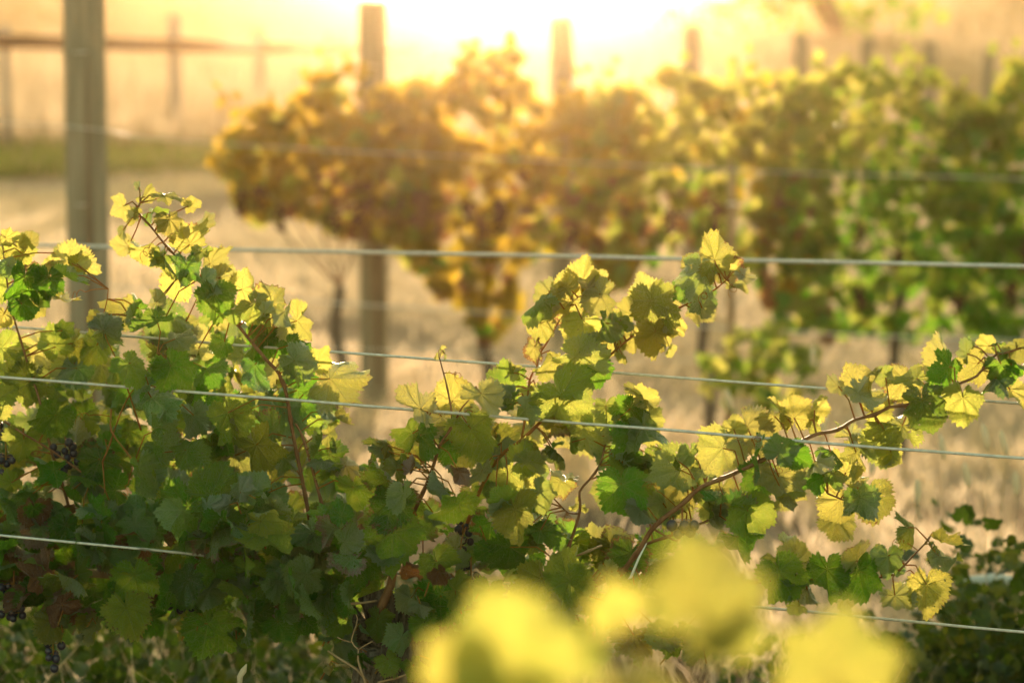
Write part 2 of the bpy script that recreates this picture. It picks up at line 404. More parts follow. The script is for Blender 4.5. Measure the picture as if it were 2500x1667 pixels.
wire([(-600, 640, 12.4), (904, 745, 12.0), (1950, 811, 11.6), (2500, 832, 11.4), (3600, 880, 11)], .0045, 'faint blurred wire crossing below the far vine row foliage')
wire([(-600, 820, 12.4), (904, 855, 12.4), (1500, 873, 12.2), (2500, 905, 11.9), (3600, 930, 11.6)], .0028, 'faint low blurred wire near the stems of the far vine row')

# ------------------------------------------------------------------ leaves
def leaf_mesh(name, seed, n=76, rings=5, bendx=0, bendy=0, mat=M_LEAF, half=None):
    rr = random.Random(seed)
    key = [(0, 1.06), (14, .90), (27, .80), (40, .86), (52, .90), (66, .78), (80, .70), (94, .74), (106, .74), (125, .66), (142, .60), (158, .52), (170, .36), (180, .12)]
    key = [(a, v * (1 + rr.uniform(-.11, .11))) for a, v in key]
    def rad(deg):
        d = abs(deg)
        for (a, v), (b, w) in zip(key[:-1], key[1:]):
            if d <= b:
                t = (d - a) / (b - a); return v + (w - v) * t
        return key[-1][1]
    asym = rr.uniform(-.05, .05); ph = rr.uniform(0, 6.28); wav = rr.uniform(.08, .17); pk = rr.uniform(.25, .5)
    V = [Vector((0, 0, 0))]; UV = [(0, 0)]; E = [0.0]
    amp = [rr.uniform(.03, .095) for _ in range(n)]
    for j in range(1, rings + 1):
        t = j / rings
        for k in range(n):
            deg = -180 + 360 * (k + .5) / n
            r_ = rad(deg) * (1 + asym * math.sin(math.radians(deg)))
            if j == rings: r_ += (amp[k] if k % 2 else -amp[k] * .6) * min(1, r_ * 1.6)
            r_ *= t; a = math.radians(deg + (2.2 if (j == rings and k % 2) else 0))
            x, y = math.sin(a) * r_, math.cos(a) * r_
            sec = ((deg / 52.0 + .5) % 1) - .5
            z = -pk * .24 * math.cos(sec * 2 * math.pi) * r_ * (1.1 - .3 * t)
            z += wav * r_ * r_ * math.sin(a * 4 + ph) + .05 * t ** 3 * math.sin(a * 9 + ph * 2) + rr.uniform(-.012, .012) * t
            V.append(Vector((x, y, z))); UV.append((x, y)); E.append(t)
    def bend(v):
        x, y, z = v
        cx = bendx if (half is None or x * half > 0) else bendx * .15
        if abs(cx) > 1e-3:
            a = cx * x; rad_ = 1 / cx
            x, z = (rad_ - z) * math.sin(a), rad_ - (rad_ - z) * math.cos(a)
        if abs(bendy) > 1e-3:
            yy = y - .1
            a = bendy * yy; rad_ = 1 / bendy
            y, z = .1 + (rad_ - z) * math.sin(a), rad_ - (rad_ - z) * math.cos(a)
        return Vector((x, y, z))
    V = [bend(v) for v in V]; F = []
    for k in range(n):
        if k == n - 1:      # open sinus at the stalk
            continue
        F.append((0, 1 + (k + 1) % n, 1 + k))
        for j in range(1, rings):
            a = 1 + (j - 1) * n + k; b = 1 + (j - 1) * n + (k + 1) % n
            F.append((a, b, b + n, a + n))
    F = [f if len(f) == 3 else f for f in F]
    me = mesh(name, V, F, mat)
    me.update()
    if sum(p.normal.z for p in me.polygons) < 0: me.flip_normals()
    uvl = me.uv_layers.new(name='UVMap')
    idx = np.empty(len(me.loops), dtype=np.int32); me.loops.foreach_get('vertex_index', idx)
    uva = np.array(UV)[idx] / 2.4 + .5
    uvl.data.foreach_set('uv', uva.astype(np.float32).ravel())
    at_ = me.attributes.new('edge', 'FLOAT', 'POINT'); at_.data.foreach_set('value', np.array(E, dtype=np.float32))
    return me

FLAT = [leaf_mesh('leaf_flat', 10 + i, bendx=b, bendy=c) for i, (b, c) in enumerate([(.3, -.3), (-.5, -.4), (.6, .35), (-.25, -.7), (.9, -.2), (-.8, -.5)])]
CURL = [leaf_mesh('leaf_curled', 30 + i, bendx=b, bendy=c, half=h) for i, (b, c, h) in enumerate([(2.4, -.5, 1), (-2.3, -.6, -1), (2.0, -.9, None), (-1.8, -.8, None), (1.4, -1.6, 1), (2.8, .5, -1)])]
FOLD = [leaf_mesh('leaf_folded', 50 + i, bendx=b, bendy=c) for i, (b, c) in enumerate([(3.2, -.5), (-3.4, -.8), (2.8, .6)])]
LOW = [leaf_mesh('leaf_far', 70 + i, n=22, rings=2, bendx=b, bendy=c, mat=M_LEAF2) for i, (b, c) in enumerate([(.5, -.4), (-.9, -.5), (1.6, .5), (-.4, -1.1)])]
LOWA = []
for m_ in LOW:
    m2 = m_.copy(); m2.name = 'leaf_far_amber'; m2.materials[0] = M_LEAF3; LOWA.append(m2)
CD = {}
def mesh_arrays(me):
    if me.name in CD: return CD[me.name]
    v = np.empty(len(me.vertices) * 3); me.vertices.foreach_get('co', v); v = v.reshape(-1, 3)
    f = [tuple(p.vertices) for p in me.polygons]
    e = np.empty(len(me.vertices), dtype=np.float32); me.attributes['edge'].data.foreach_get('value', e)
    idx = np.empty(len(me.loops), dtype=np.int32); me.loops.foreach_get('vertex_index', idx)
    u = np.empty(len(me.loops) * 2, dtype=np.float32); me.uv_layers[0].data.foreach_get('uv', u)
    CD[me.name] = (v, f, e, u.reshape(-1, 2)); return CD[me.name]

def leaf_frame(tipdeg, yaw, pitch, back):
    """Rotation of a leaf: tip direction, turned about the tip axis (yaw) and nodded (pitch)."""
    a = math.radians(tipdeg)
    tip = (RT * math.cos(a) + UP * math.sin(a)).normalized()
    nrm = FW if back else -FW
    side = tip.cross(nrm)
    m = Matrix((side, tip, nrm)).transposed()
    return m @ Matrix.Rotation(math.radians(yaw), 3, 'Y') @ Matrix.Rotation(math.radians(pitch), 3, 'X')

class Vine:
    def __init__(s, base, label, group, cat='grapevine'):
        s.base = Vector(base); s.root = empty('grapevine', s.base); tag(s.root, label, cat, group)
        s.leaves = []; s.canes = []; s.amber = False; s.stalks = MB(); s.canepts = []
    def cane(s, pts, r0, r1, mat=M_CANE, name='cane', nodes=True, leafy=True):
        pp = spline(pts, .012); L = 0; rad = []; last = 0
        for i, q in enumerate(pp):
            if i: L += (q - pp[i - 1]).length
            t = i / (len(pp) - 1); r = r0 + (r1 - r0) * t
            if nodes:
                d = (L % .075) / .075
                r *= 1 + .45 * math.exp(-((d - .5) / .07) ** 2)
            rad.append(r)
        j = [q + Vector((noise.noise(q * 9), noise.noise(q * 9 + Vector((5, 5, 5))), noise.noise(q * 9 + Vector((9, 1, 3))))) * .004 for q in pp]
        m = MB().tube(j, rad, 7)
        if nodes:
            for i in range(4, len(j) - 2, 6):
                dv = Vector((R.uniform(-1, 1), R.uniform(-1, 1), R.uniform(-.3, 1))).normalized()
                m.ball(j[i] + dv * rad[i] * .9, rad[i] * .55, 5, 4)
        m.build(name, mat, s.root)
        if leafy: s.canepts += j
        return j
    def leaf(s, pos, rot, size, tone, me, stalk=True, stem_to=None):
        s.leaves.append((Vector(pos), rot, size, tone, me))
        if stalk:
            tgt = None
            if s.canepts:
                best = min(s.canepts, key=lambda c: (c - pos).length_squared)
                if (best - pos).length < .13: tgt = best
            if stem_to is not None: tgt = stem_to
            if tgt is None:
                tgt = Vector(pos) + Vector((R.uniform(-.03, .03), R.uniform(.0, .05), R.uniform(-.05, .01)))
            mid = (Vector(pos) + tgt) / 2 + Vector((0, .0, .008)) - (rot @ Vector((0, 1, 0))) * size * .15
            s.stalks.tube([tgt, mid, pos], [.0017, .0013, .0013], 5, cap=False)
    def finish(s, limit=290):
        # the largest in the picture are parts of their own, the rest one foliage mesh
        s.leaves.sort(key=lambda l: (l[0] - CAM).length / l[2])
        for pos, rot, size, tone, me in s.leaves[:limit]:
            o = bpy.data.objects.new('leaf', me); o.parent = s.root
            o.location = pos - s.base; o.rotation_mode = 'QUATERNION'; o.rotation_quaternion = rot.to_quaternion()
            o.scale = (size,) * 3; o.color = (*tone, 1); COL.objects.link(o)
        rest = s.leaves[limit:]
        if rest:
            join_leaves('foliage', rest, s.root, M_FARA if s.amber else M_FAR if rest[0][4] in LOW else M_FOL)
        if s.stalks.v:
            o = s.stalks.build('leaf_stalk', M_STALK, s.root); o['kind'] = 'stuff'

def join_leaves(name, items, parent, mat):
    base = origin(parent); VV = []; FF = []; EE = []; UU = []; TT = []; off = 0
    for pos, rot, size, tone, me in items:
        v, f, e, u = mesh_arrays(me)
        m = np.array([list(r) for r in rot]) * size
        VV.append(v @ m.T + np.array(pos - base)); FF += [tuple(i + off for i in q) for q in f]
        EE.append(e); UU.append(u); TT.append(np.tile(np.array([*tone, 1], dtype=np.float32), (len(v), 1))); off += len(v)
    me = bpy.data.meshes.new(name); me.from_pydata(np.concatenate(VV).tolist(), [], FF); me.materials.append(mat)
    me.polygons.foreach_set('use_smooth', [True] * len(me.polygons))
    uvl = me.uv_layers.new(name='UVMap'); uvl.data.foreach_set('uv', np.concatenate(UU).ravel())
    a = me.attributes.new('edge', 'FLOAT', 'POINT'); a.data.foreach_set('value', np.concatenate(EE))
    c = me.attributes.new('tone', 'FLOAT_COLOR', 'POINT'); c.data.foreach_set('color', np.concatenate(TT).ravel())
    o = bpy.data.objects.new(name, me); link(o, parent); o['kind'] = 'stuff'; return o

TONE = {'y': (.85, .08), 'Y': (.98, .2), 'g': (.20, .06), 'd': (.0, .04), 'p': (.35, .05), 'b': (.6, .85), 'm': (.58, .10)}  # own leaf tones, with sunlit yellow and shaded green put into the colour
def hand(vine, reg, lst, zf):
    """Leaves traced one by one: region offset and scale, then centre, span, tip direction, tone, depth."""
    ox, oy, sc = reg
    for it in lst:
        zx, zy, zs, tip, tn = it[:5]; dz = it[5] if len(it) > 5 else None
        px, py = ox + zx / sc, oy + zy / sc
        off = dz if dz is not None else R.uniform(-.04, .05)
        if tn == 'd': off += .03
        Z = zf(px, off)
        size = zs / sc / FPX * Z / (1.17 if reg in (RC, RE) else 1.24 if reg == RA else 1.30)
        back = tn == 'p' or R.random() < .35
        yaw, pit = R.gauss(0, 30), R.gauss(-8, 27)
        if tn == 'p': yaw = R.choice([-1, 1]) * R.uniform(35, 65); me = R.choice(CURL + FOLD[:2])
        elif tn in 'dg' and R.random() < .25: me = R.choice(CURL); 
        elif tn == 'b': me = R.choice(CURL + FOLD)
        else: me = R.choice(FLAT if R.random() < .82 else CURL)
        if tn == 'd': pit += R.uniform(15, 40)
        rot = leaf_frame(tip + R.uniform(-12, 12), yaw, pit, back)
        pos = at(px, py, Z) - (rot @ Vector((0, 1, 0))) * size * .25
        ty, tb = TONE[tn]
        if R.random() < (.25 if reg == RF else .45):      # a smaller companion leaf on the same node
            r2 = leaf_frame(tip + R.uniform(-90, 90), R.gauss(0, 50), R.gauss(0, 45), R.random() < .5); s2 = size * R.uniform(.4, .75)
            q = at(px + R.uniform(-.55, .55) * zs / sc, py + R.uniform(-.45, .45) * zs / sc, Z + R.uniform(-.01, .05))
            vine.leaf(q, r2, s2, (min(1, max(0, TONE[tn][0] + R.uniform(-.3, .2))), .06, R.random()), R.choice(CURL + FLAT + FOLD))
        vine.leaf(pos, rot, size, (min(1, max(0, ty + R.uniform(-.15, .15))), tb + (R.random() < .10) * R.uniform(.05, .22), R.random()), me)

def inside(poly, x, y):
    c = False; j = len(poly) - 1
    for i in range(len(poly)):
        xi, yi = poly[i]; xj, yj = poly[j]
        if (yi > y) != (yj > y) and x < (xj - xi) * (y - yi) / (yj - yi) + xi: c = not c
        j = i
    return c

def fill(vine, poly, n, zf, zr, szr, meshes, seed, tonef=None, stalk=True, tipm=270, tips=60, spread=48):
    rr = random.Random(seed); xs = [p[0] for p in poly]; ys = [p[1] for p in poly]; k = 0
    while k < n:
        x, y = rr.uniform(min(xs), max(xs)), rr.uniform(min(ys), max(ys))
        if not inside(poly, x, y): continue
        k += 1
        Z = zf(x, rr.uniform(*zr)); size = rr.uniform(*szr)
        back = rr.random() < .4
        rot = leaf_frame(rr.gauss(tipm, tips), rr.gauss(0, spread), rr.gauss(-5, spread * .85), back)
        tone = tonef(x, y, rr) if tonef else (rr.uniform(.0, .5), .05, rr.random())
        vine.leaf(at(x, y, Z) - (rot @ Vector((0, 1, 0))) * size * .25, rot, size, tone, rr.choice(meshes), stalk)

def bunch(vine, px, py, Z, n, spread, mat=M_GRAPE, r=.0075, seed=0, name='grape_bunch'):
    rr = random.Random(seed); c = at(px, py, Z); ro = origin(vine.root)
    top = c + Vector((0, 0, spread[1] + .03)); pts = []
    for i in range(n * 30):
        if len(pts) >= n: break
        v = Vector((rr.gauss(0, .5), rr.gauss(0, .4), rr.uniform(-1, 1)))
        w = 1 - .45 * (v.z * -.5 + .5)
        q = c + Vector((v.x * spread[0] * w, v.y * spread[0] * w, v.z * spread[1]))
        if all((q - p_).length > r * 1.75 for p_ in pts): pts.append(q)
    m = MB().tube([top, c + Vector((0, 0, spread[1] * .3)), c - Vector((0, 0, spread[1] * .6))], [.002, .0015, .001], 5)
    for q in pts:
        m.tube([c + Vector((0, 0, (q.z - c.z) + .006)), q + Vector((0, 0, r * .8))], .0008, 4, cap=False)
    b = m.build(name, M_STALK, vine.root)
    for q in pts:
        o = bpy.data.objects.new('grape', GR[mat.name]); o.parent = b; o.location = q - ro
        o.scale = (r * rr.uniform(.85, 1.12),) * 3; COL.objects.link(o)
GR = {}
for m_ in (M_GRAPE, M_GRAPER):
    t_ = MB().ball((0, 0, 0), 1, 14, 10, (1, 1, 1.06)); GR[m_.name] = mesh('grape', t_.v, t_.f, m_)

RA = (0, 400, 2.613); RB = (0, 1000, 2.351); RC = (800, 600, 2.936); RD = (800, 1100, 2.765); RE = (800, 500, 1.96); RF = (1500, 800, 2.351)
def P(reg, pts, zf, off=0.0):
    n = len(pts); o = []
    for i, q in enumerate(pts):
        px, py = reg[0] + q[0] / reg[2], reg[1] + q[1] / reg[2]
        o.append(at(px, py, zf(px, (q[2] if len(q) > 2 else off))))
    return o

# ---- near row, left vine
bp = at(-170, 1500, Z1(-170, .1)); gz = ground(bp.x, bp.y)
VA = Vine((bp.x, bp.y, gz), 'big leafy grapevine filling the lower left, dark below with glowing yellow top shoots', 'grapevines of the near row')
MB().tube(spline([(bp.x, bp.y, gz - .05), (bp.x + .03, bp.y, gz + .3), (bp.x - .02, bp.y + .02, bp.z - .1), (bp.x + .02, bp.y, bp.z)], .04), .045, 12, rough=.5).build('trunk', M_TRUNK, VA.root)
VA.cane([bp, at(0, 1400, Z1(0, .1)), at(300, 1405, Z1(300, .12)), at(560, 1430, Z1(560, .12))], .010, .007, M_DRYCANE, 'cordon', leafy=False)
VA.cane(P(RA, [(2050, 2700, .1), (1900, 1900, .05), (1800, 1400, .0), (1700, 1250, -.01), (1560, 1080, -.01), (1480, 990, 0)], Z1), .0042, .0030)
VA.cane(P(RA, [(1480, 990, 0), (1300, 760, .02), (1080, 545, 0), (960, 400, -.01), (880, 310, 0), (890, 250, .0)], Z1), .0030, .0020)
VA.cane(P(RA, [(500, 2400, .1), (300, 1700, .05), (150, 1200, .04), (60, 850, 0), (10, 480, .0)], Z1), .0034, .0014)
VA.cane(P(RA, [(900, 1700, .0), (740, 1230, -.03), (700, 1140, -.03), (665, 1010, -.03), (690, 860, -.02), (695, 795, -.02)], Z1), .0018, .0009, M_STALK)
VA.cane(P(RA, [(650, 1900, -.04), (800, 1530, -.06), (890, 1400, -.06), (1000, 1230, -.05)], Z1), .0018, .0012, M_STALK)
VA.cane(P(RB, [(640, 0, -.06), (640, 120, -.06), (720, 230, -.06), (770, 300, -.07)], Z1), .0022, .0016, M_STALK)
VA.cane(P(RB, [(0, 50, .02), (130, 130, .0), (300, 230, .02), (520, 400, .05)], Z1), .0024, .0016, M_CANE)
VA.cane(P(RB, [(1650, 10, .04), (1740, 170, .04), (1820, 450, .05), (1900, 800, .08)], Z1), .0030, .0034)
hand(VA, RA, [(930, 190, 130, 90, 'y'), (1080, 200, 180, 70, 'Y'), (770, 280, 150, 215, 'Y'), (845, 330, 110, 270, 'y'), (980, 310, 150, 300, 'g'), (1090, 390, 170, 280, 'y'), (1220, 265, 110, 20, 'y'), (785, 440, 80, 270, 'y'),
    (915, 560, 200, 205, 'Y'), (1060, 640, 200, 235, 'm', -.05), (1240, 480, 230, 60, 'Y'), (1280, 575, 120, 275, 'm', -.05), (1370, 610, 210, 20, 'Y'), (1190, 680, 180, 250, 'g', -.05), (1120, 780, 210, 250, 'Y', .05),
    (1430, 720, 170, 0, 'y', .05), (1310, 780, 170, 300, 'g', -.06), (1370, 880, 230, 270, 'g', -.06), (1580, 780, 200, 30, 'Y', .05), (1760, 870, 240, 20, 'Y', .04), (1920, 1030, 250, 330, 'Y', .04), (1640, 930, 200, 320, 'm', -.04),
    (1810, 980, 170, 280, 'm', -.05), (1700, 1080, 200, 250, 'y', .06), (1400, 1010, 120, 260, 'y', .05), (1100, 990, 220, 330, 'g'), (960, 1010, 230, 240, 'g', -.05), (770, 930, 210, 150, 'Y', .05), (1180, 1050, 150, 270, 'y', .06),
    (1000, 860, 120, 80, 'y'), (850, 950, 150, 80, 'm'), (700, 1070, 220, 20, 'p', -.04), (610, 985, 110, 130, 'y', -.03), (1870, 1180, 160, 300, 'g'), (1910, 1290, 230, 320, 'p', -.06), (2170, 1370, 330, 0, 'Y', .03),
    (2040, 1240, 160, 60, 'Y'), (1950, 1470, 300, 330, 'd', .04), (1420, 1160, 160, 260, 'g'), (850, 1310, 230, 300, 'g', -.09), (1120, 1330, 260, 290, 'g', -.08), (600, 1190, 190, 230, 'm'), (440, 1180, 220, 220, 'm'),
    (210, 1170, 240, 200, 'y', .06), (150, 1420, 250, 220, 'm', .04), (340, 1130, 200, 100, 'm'), (1330, 1330, 240, 300, 'd', .05), (1000, 1520, 260, 300, 'g', -.08), (2110, 1600, 150, 270, 'p', .05),
    (1150, 1110, 170, 10, 'p', -.03), (750, 1290, 100, 275, 'p', -.09), (480, 1340, 190, 250, 'd'), (1270, 1140, 200, 60, 'Y', .08), (1620, 1330, 260, 250, 'd', .08), (1780, 1330, 180, 240, 'Y', .12),
    (60, 480, 140, 300, 'Y'), (190, 480, 110, 80, 'Y'), (130, 560, 180, 300, 'y'), (485, 640, 250, 320, 'Y', .03), (455, 735, 220, 300, 'g', -.04), (410, 870, 190, 270, 'Y', .02), (150, 770, 230, 250, 'd', -.05), (310, 760, 180, 260, 'd', -.04),
    (390, 560, 100, 140, 'y'), (270, 670, 180, 0, 'Y', .03), (340, 640, 120, 90, 'y'), (20, 650, 150, 200, 'p', -.04), (220, 910, 160, 280, 'Y', .03), (160, 920, 160, 290, 'd', -.03), (20, 980, 130, 250, 'y'), (-60, 800, 220, 260, 'm'), (-80, 560, 200, 200, 'y'),
    ], Z1)
hand(VA, RB, [(900, 180, 330, 285, 'g', -.10), (1110, 220, 230, 30, 'g', -.09), (430, 210, 260, 90, 'Y', .15), (520, 220, 160, 80, 'Y', .14), (130, 200, 210, 260, 'm', .02), (560, 320, 220, 260, 'd', .02), (800, 390, 260, 280, 'p', -.14),
    (1270, 480, 330, 20, 'g', -.14), (1060, 600, 330, 250, 'g', -.13), (1290, 680, 320, 300, 'g', -.15), (1540, 740, 300, 295, 'm', -.16), (1540, 640, 210, 350, 'Y', -.15), (1390, 450, 140, 60, 'p', -.17), (1300, 570, 150, 220, 'p', -.17), (1520, 480, 150, 300, 'd', -.05),
    (1610, 380, 210, 250, 'Y', .15), (1690, 260, 240, 200, 'y', .12), (1400, 270, 260, 350, 'm', .05), (1230, 230, 200, 300, 'g'), (1110, 70, 200, 280, 'g'), (1840, 180, 180, 60, 'p', -.05), (1900, 130, 180, 0, 'y', .04), (2010, 340, 150, 330, 'Y', .03),
    (1900, 290, 190, 280, 'g'), (560, 640, 290, 200, 'd', -.05), (800, 660, 300, 250, 'd', -.02), (380, 700, 180, 270, 'g'), (400, 970, 260, 290, 'm', -.08), (220, 920, 210, 120, 'b', -.06), (320, 1140, 260, 200, 'b', -.06), (290, 1250, 180, 250, 'y', -.05),
    (170, 1070, 180, 180, 'd', -.04), (540, 1260, 170, 260, 'y', .0), (740, 1180, 260, 290, 'm', -.06), (780, 1000, 250, 280, 'g', -.03), (1070, 1230, 200, 230, 'm'), (1230, 1270, 300, 300, 'g'), (1450, 1240, 250, 290, 'g', -.08),
    (1620, 1240, 180, 300, 'g', -.08), (60, 290, 150, 200, 'y', .1), (480, 420, 220, 200, 'y', .16), (640, 200, 160, 290, 'd', -.03), (40, 430, 150, 200, 'm', .02), (230, 510, 160, 200, 'm', .03), (2040, 480, 200, 270, 'g', -.02), (1750, 250, 160, 260, 'y', .1),
    (1330, 60, 260, 300, 'm', -.02), (1500, 240, 250, 310, 'm', .0), (1640, 60, 200, 280, 'g'), (300, 60, 220, 250, 'g', -.03), (1400, 900, 240, 280, 'm', .02), (1680, 870, 260, 280, 'g', .03), (120, 560, 200, 280, 'g')], Z1)
PA = [(-420, 800), (0, 860), (60, 850), (180, 850), (330, 800), (480, 790), (600, 800), (690, 870), (730, 950), (790, 1010), (800, 1080), (870, 1150), (900, 1300), (880, 1500), (760, 1560), (640, 1500), (450, 1500), (200, 1520), (0, 1500), (-420, 1560)]
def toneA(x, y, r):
    t = smooth(1250, 850, y)  # yellower towards the top, backlight put into the leaf colour
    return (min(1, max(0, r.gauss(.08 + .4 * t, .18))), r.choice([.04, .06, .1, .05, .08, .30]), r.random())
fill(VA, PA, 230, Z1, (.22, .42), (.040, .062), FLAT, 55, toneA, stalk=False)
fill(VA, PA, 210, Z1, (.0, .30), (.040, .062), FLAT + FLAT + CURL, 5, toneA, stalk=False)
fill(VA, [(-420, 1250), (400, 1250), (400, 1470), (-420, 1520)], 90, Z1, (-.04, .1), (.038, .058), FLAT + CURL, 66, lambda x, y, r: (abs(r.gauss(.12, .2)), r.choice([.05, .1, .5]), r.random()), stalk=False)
fill(VA, [(430, 1240), (880, 1250), (870, 1500), (430, 1470)], 90, Z1, (-.18, .1), (.038, .058), FLAT + CURL, 6, lambda x, y, r: (abs(r.gauss(.12, .2)), r.choice([.05, .1, .05, .05, .4]), r.random()), stalk=False)
for a in [(60, 1105, 160, 9), (160, 1110, .06, 12), (15, 1150, .05, 10), (35, 1470, .0, 26), (130, 1590, -.03, 8), (440, 1455, -.02, 22), (0, 1050, .1, 8)][1:]:
    bunch(VA, a[0], a[1], Z1(a[0], a[2]), a[3], (.028, .032), seed=a[0], r=.0078)

# ---- near row, centre vine
bp = at(965, 1600, Z1(965, .08)); gz = ground(bp.x, bp.y)
VB = Vine((bp.x, bp.y, gz), 'grapevine at centre with gnarled grey trunk and long canes arching right', 'grapevines of the near row')
tr = MB(); head = at(975, 1560, Z1(975, .05))
for k in range(5):
    a = k * 1.26; o_ = Vector((math.cos(a), math.sin(a), 0)) * .022
    tr.tube(spline([Vector((bp.x, bp.y, gz - .05)) + o_ * 1.3, Vector((bp.x + .03, bp.y, gz + .25)) + o_, Vector((bp.x - .03, bp.y, gz + .45)) + o_ * 1.2, head + o_ * 1.9 + Vector((0, 0, .0 + .02 * math.sin(k * 2)))], .03), [.034 + .0002 * i for i in range(400)][:len(spline([Vector((bp.x, bp.y, gz - .05)) + o_ * 1.3, Vector((bp.x + .03, bp.y, gz + .25)) + o_, Vector((bp.x - .03, bp.y, gz + .45)) + o_ * 1.2, head + o_ * 1.9 + Vector((0, 0, .0 + .02 * math.sin(k * 2)))], .03))], 10, rough=.9, seed=k * 3)

for k, (dx, dz) in enumerate([(-.10, .03), (-.05, .09), (.03, .08), (.10, .02), (.14, -.02)]):
    tr.tube(spline([head + Vector((0, 0, -.03)), head + Vector((dx * .5, -.01, dz * .3)), head + Vector((dx, .0, dz))], .015), .026, 9, rough=1.1, seed=k * 7)
tr.build('trunk', M_TRUNK, VB.root)
VB.cane([head, at(1040, 1490, Z1(1040, .06)), at(1200, 1470, Z1(1200, .06)), at(1400, 1440, Z1(1400, .05)), at(1530, 1390, Z1(1530, 0))], .011, .006, M_CANE, 'cordon', leafy=False)
VB.cane([head, at(930, 1500, Z1(930, 0)), at(955, 1430, Z1(955, 0)), at(965, 1370, Z1(965, 0)), at(985, 1250, Z1(985, .03))], .011, .005, leafy=False)
VB.cane(P(RC, [(620, 1900, .02), (730, 1640, 0), (800, 1440, -.02), (880, 1310, -.03), (890, 1220, -.03), (850, 980, -.03), (810, 800, -.03)], Z1), .0040, .0012)
VB.cane(P(RC, [(900, 1280, -.03), (960, 1160, -.04), (1050, 1070, -.04)], Z1), .0016, .0008)
VB.cane(P(RC, [(790, 1440, -.02), (750, 1370, -.03), (715, 1230, -.03)], Z1), .0018, .0010)
VB.cane(P(RC, [(1000, 2000, .08), (1120, 1700, .04), (1250, 1510, .0), (1390, 1390, -.02), (1640, 1150, -.02), (1780, 1010, .02), (1950, 850, .0), (2170, 660, -.01), (2260, 610, -.01), (2480, 470, 0), (2740, 340, 0), (2860, 250, 0)], Z1), .0038, .0014, M_STALK)
VB.cane(P(RC, [(1390, 1400, 0), (1450, 960, .03), (1500, 880, .03), (1520, 780, .03), (1590, 660, .03), (1650, 540, .03), (1760, 390, .03), (1830, 350, .03)], Z1), .0024, .0010, M_STALK)
VB.cane(P(RD, [(1450, 1000, .04), (1610, 690, .03), (1700, 420, .02), (1700, 280, .02), (1770, 200, .02), (1840, 100, .02), (1880, -80, .03)], Z1), .0036, .0018)
VB.cane(P(RD, [(1690, 430, .02), (1620, 420, .0), (1580, 380, 0)], Z1), .002, .0012)
VB.cane(P(RF, [(-60, 1560, .02), (60, 1390, 0), (140, 1270, -.02), (220, 1140, -.03), (390, 1010, -.04), (490, 920, -.04), (640, 860, -.04), (720, 820, -.03), (880, 740, -.03), (1050, 660, -.02), (1160, 610, -.02), (1280, 590, -.02), (1380, 530, -.02), (1490, 500, -.02), (1580, 450, -.02), (1660, 440, -.02),
    (1840, 385, -.02), (1960, 330, -.02), (2080, 280, -.02), (2130, 210, -.02), (2190, 150, -.02), (2270, 130, -.02), (2450, 60, -.02), (2700, -60, 0)], Z1), .0052, .0016)
VB.cane(P(RF, [(0, 1340, .05), (180, 1240, .05), (330, 1190, .03), (520, 1120, .03), (610, 1080, .03)], Z1), .0036, .0018)
VB.cane(P(RF, [(220, 1150, -.03), (290, 1190, -.03), (360, 1225, -.03)], Z1), .0022, .0014)
VB.cane(P(RF, [(700, 1460, .06), (930, 1450, .02), (1130, 1440, 0), (1350, 1440, .02), (1560, 1420, 0), (1630, 1390, -.02), (1700, 1320, -.03), (1780, 1240, -.03), (1810, 1200, -.03)], Z1), .0038, .0014)
VB.cane(P(RF, [(1220, 950, .05), (1310, 990, .05), (1370, 1000, .05)], Z1), .002, .001)
VB.cane(P(RD, [(60, 1035, -.05), (200, 1030, -.04), (340, 1010, 0)], Z1), .0018, .0024, M_DRYCANE, 'twig', leafy=False)
VB.cane(P(RD, [(260, 1600, -.04), (200, 1420, -.05), (205, 1350, -.05), (160, 1290, -.05), (210, 1130, -.05), (150, 1030, -.05)], Z1), .0024, .0010, M_DRYCANE, 'twig', leafy=False)
VB.cane(P(RD, [(205, 1350, -.05), (250, 1320, -.06), (300, 1290, -.06)], Z1), .0014, .001, M_DRYCANE, 'twig', leafy=False)
VB.cane(P(RD, [(160, 1300, -.05), (110, 1285, -.06), (65, 1262, -.06)], Z1), .0014, .001, M_DRYCANE, 'twig', leafy=False)
VB.cane(P(RD, [(0, 1350, -.04), (100, 1420, -.04), (190, 1480, -.04), (270, 1570, -.02)], Z1), .0018, .0026, M_DRYCANE, 'twig', leafy=False)
VB.cane(P(RD, [(330, 1568, -.05), (450, 1530, -.05), (560, 1495, -.05)], Z1), .0022, .0016, M_DRYCANE, 'twig', leafy=False)
VB.cane(P(RD, [(1650, 715, .0), (1740, 680, -.02), (1845, 640, -.02)], Z1), .0022, .002, M_DRYCANE, 'twig', leafy=False)
VB.cane(P(RD, [(1620, 980, -.05), (1660, 1060, -.04), (1700, 1140, 0)], Z1), .0022, .002, M_DRYCANE, 'twig', leafy=False)
tie = MB().tube(P(RF, [(185, 1235, -.045), (140, 1320, -.05), (95, 1430, -.045), (78, 1440, -.04)], Z1), [.001, .0022, .0028, .001], 6); tie.build('training_tie', M_TIE, VB.root)
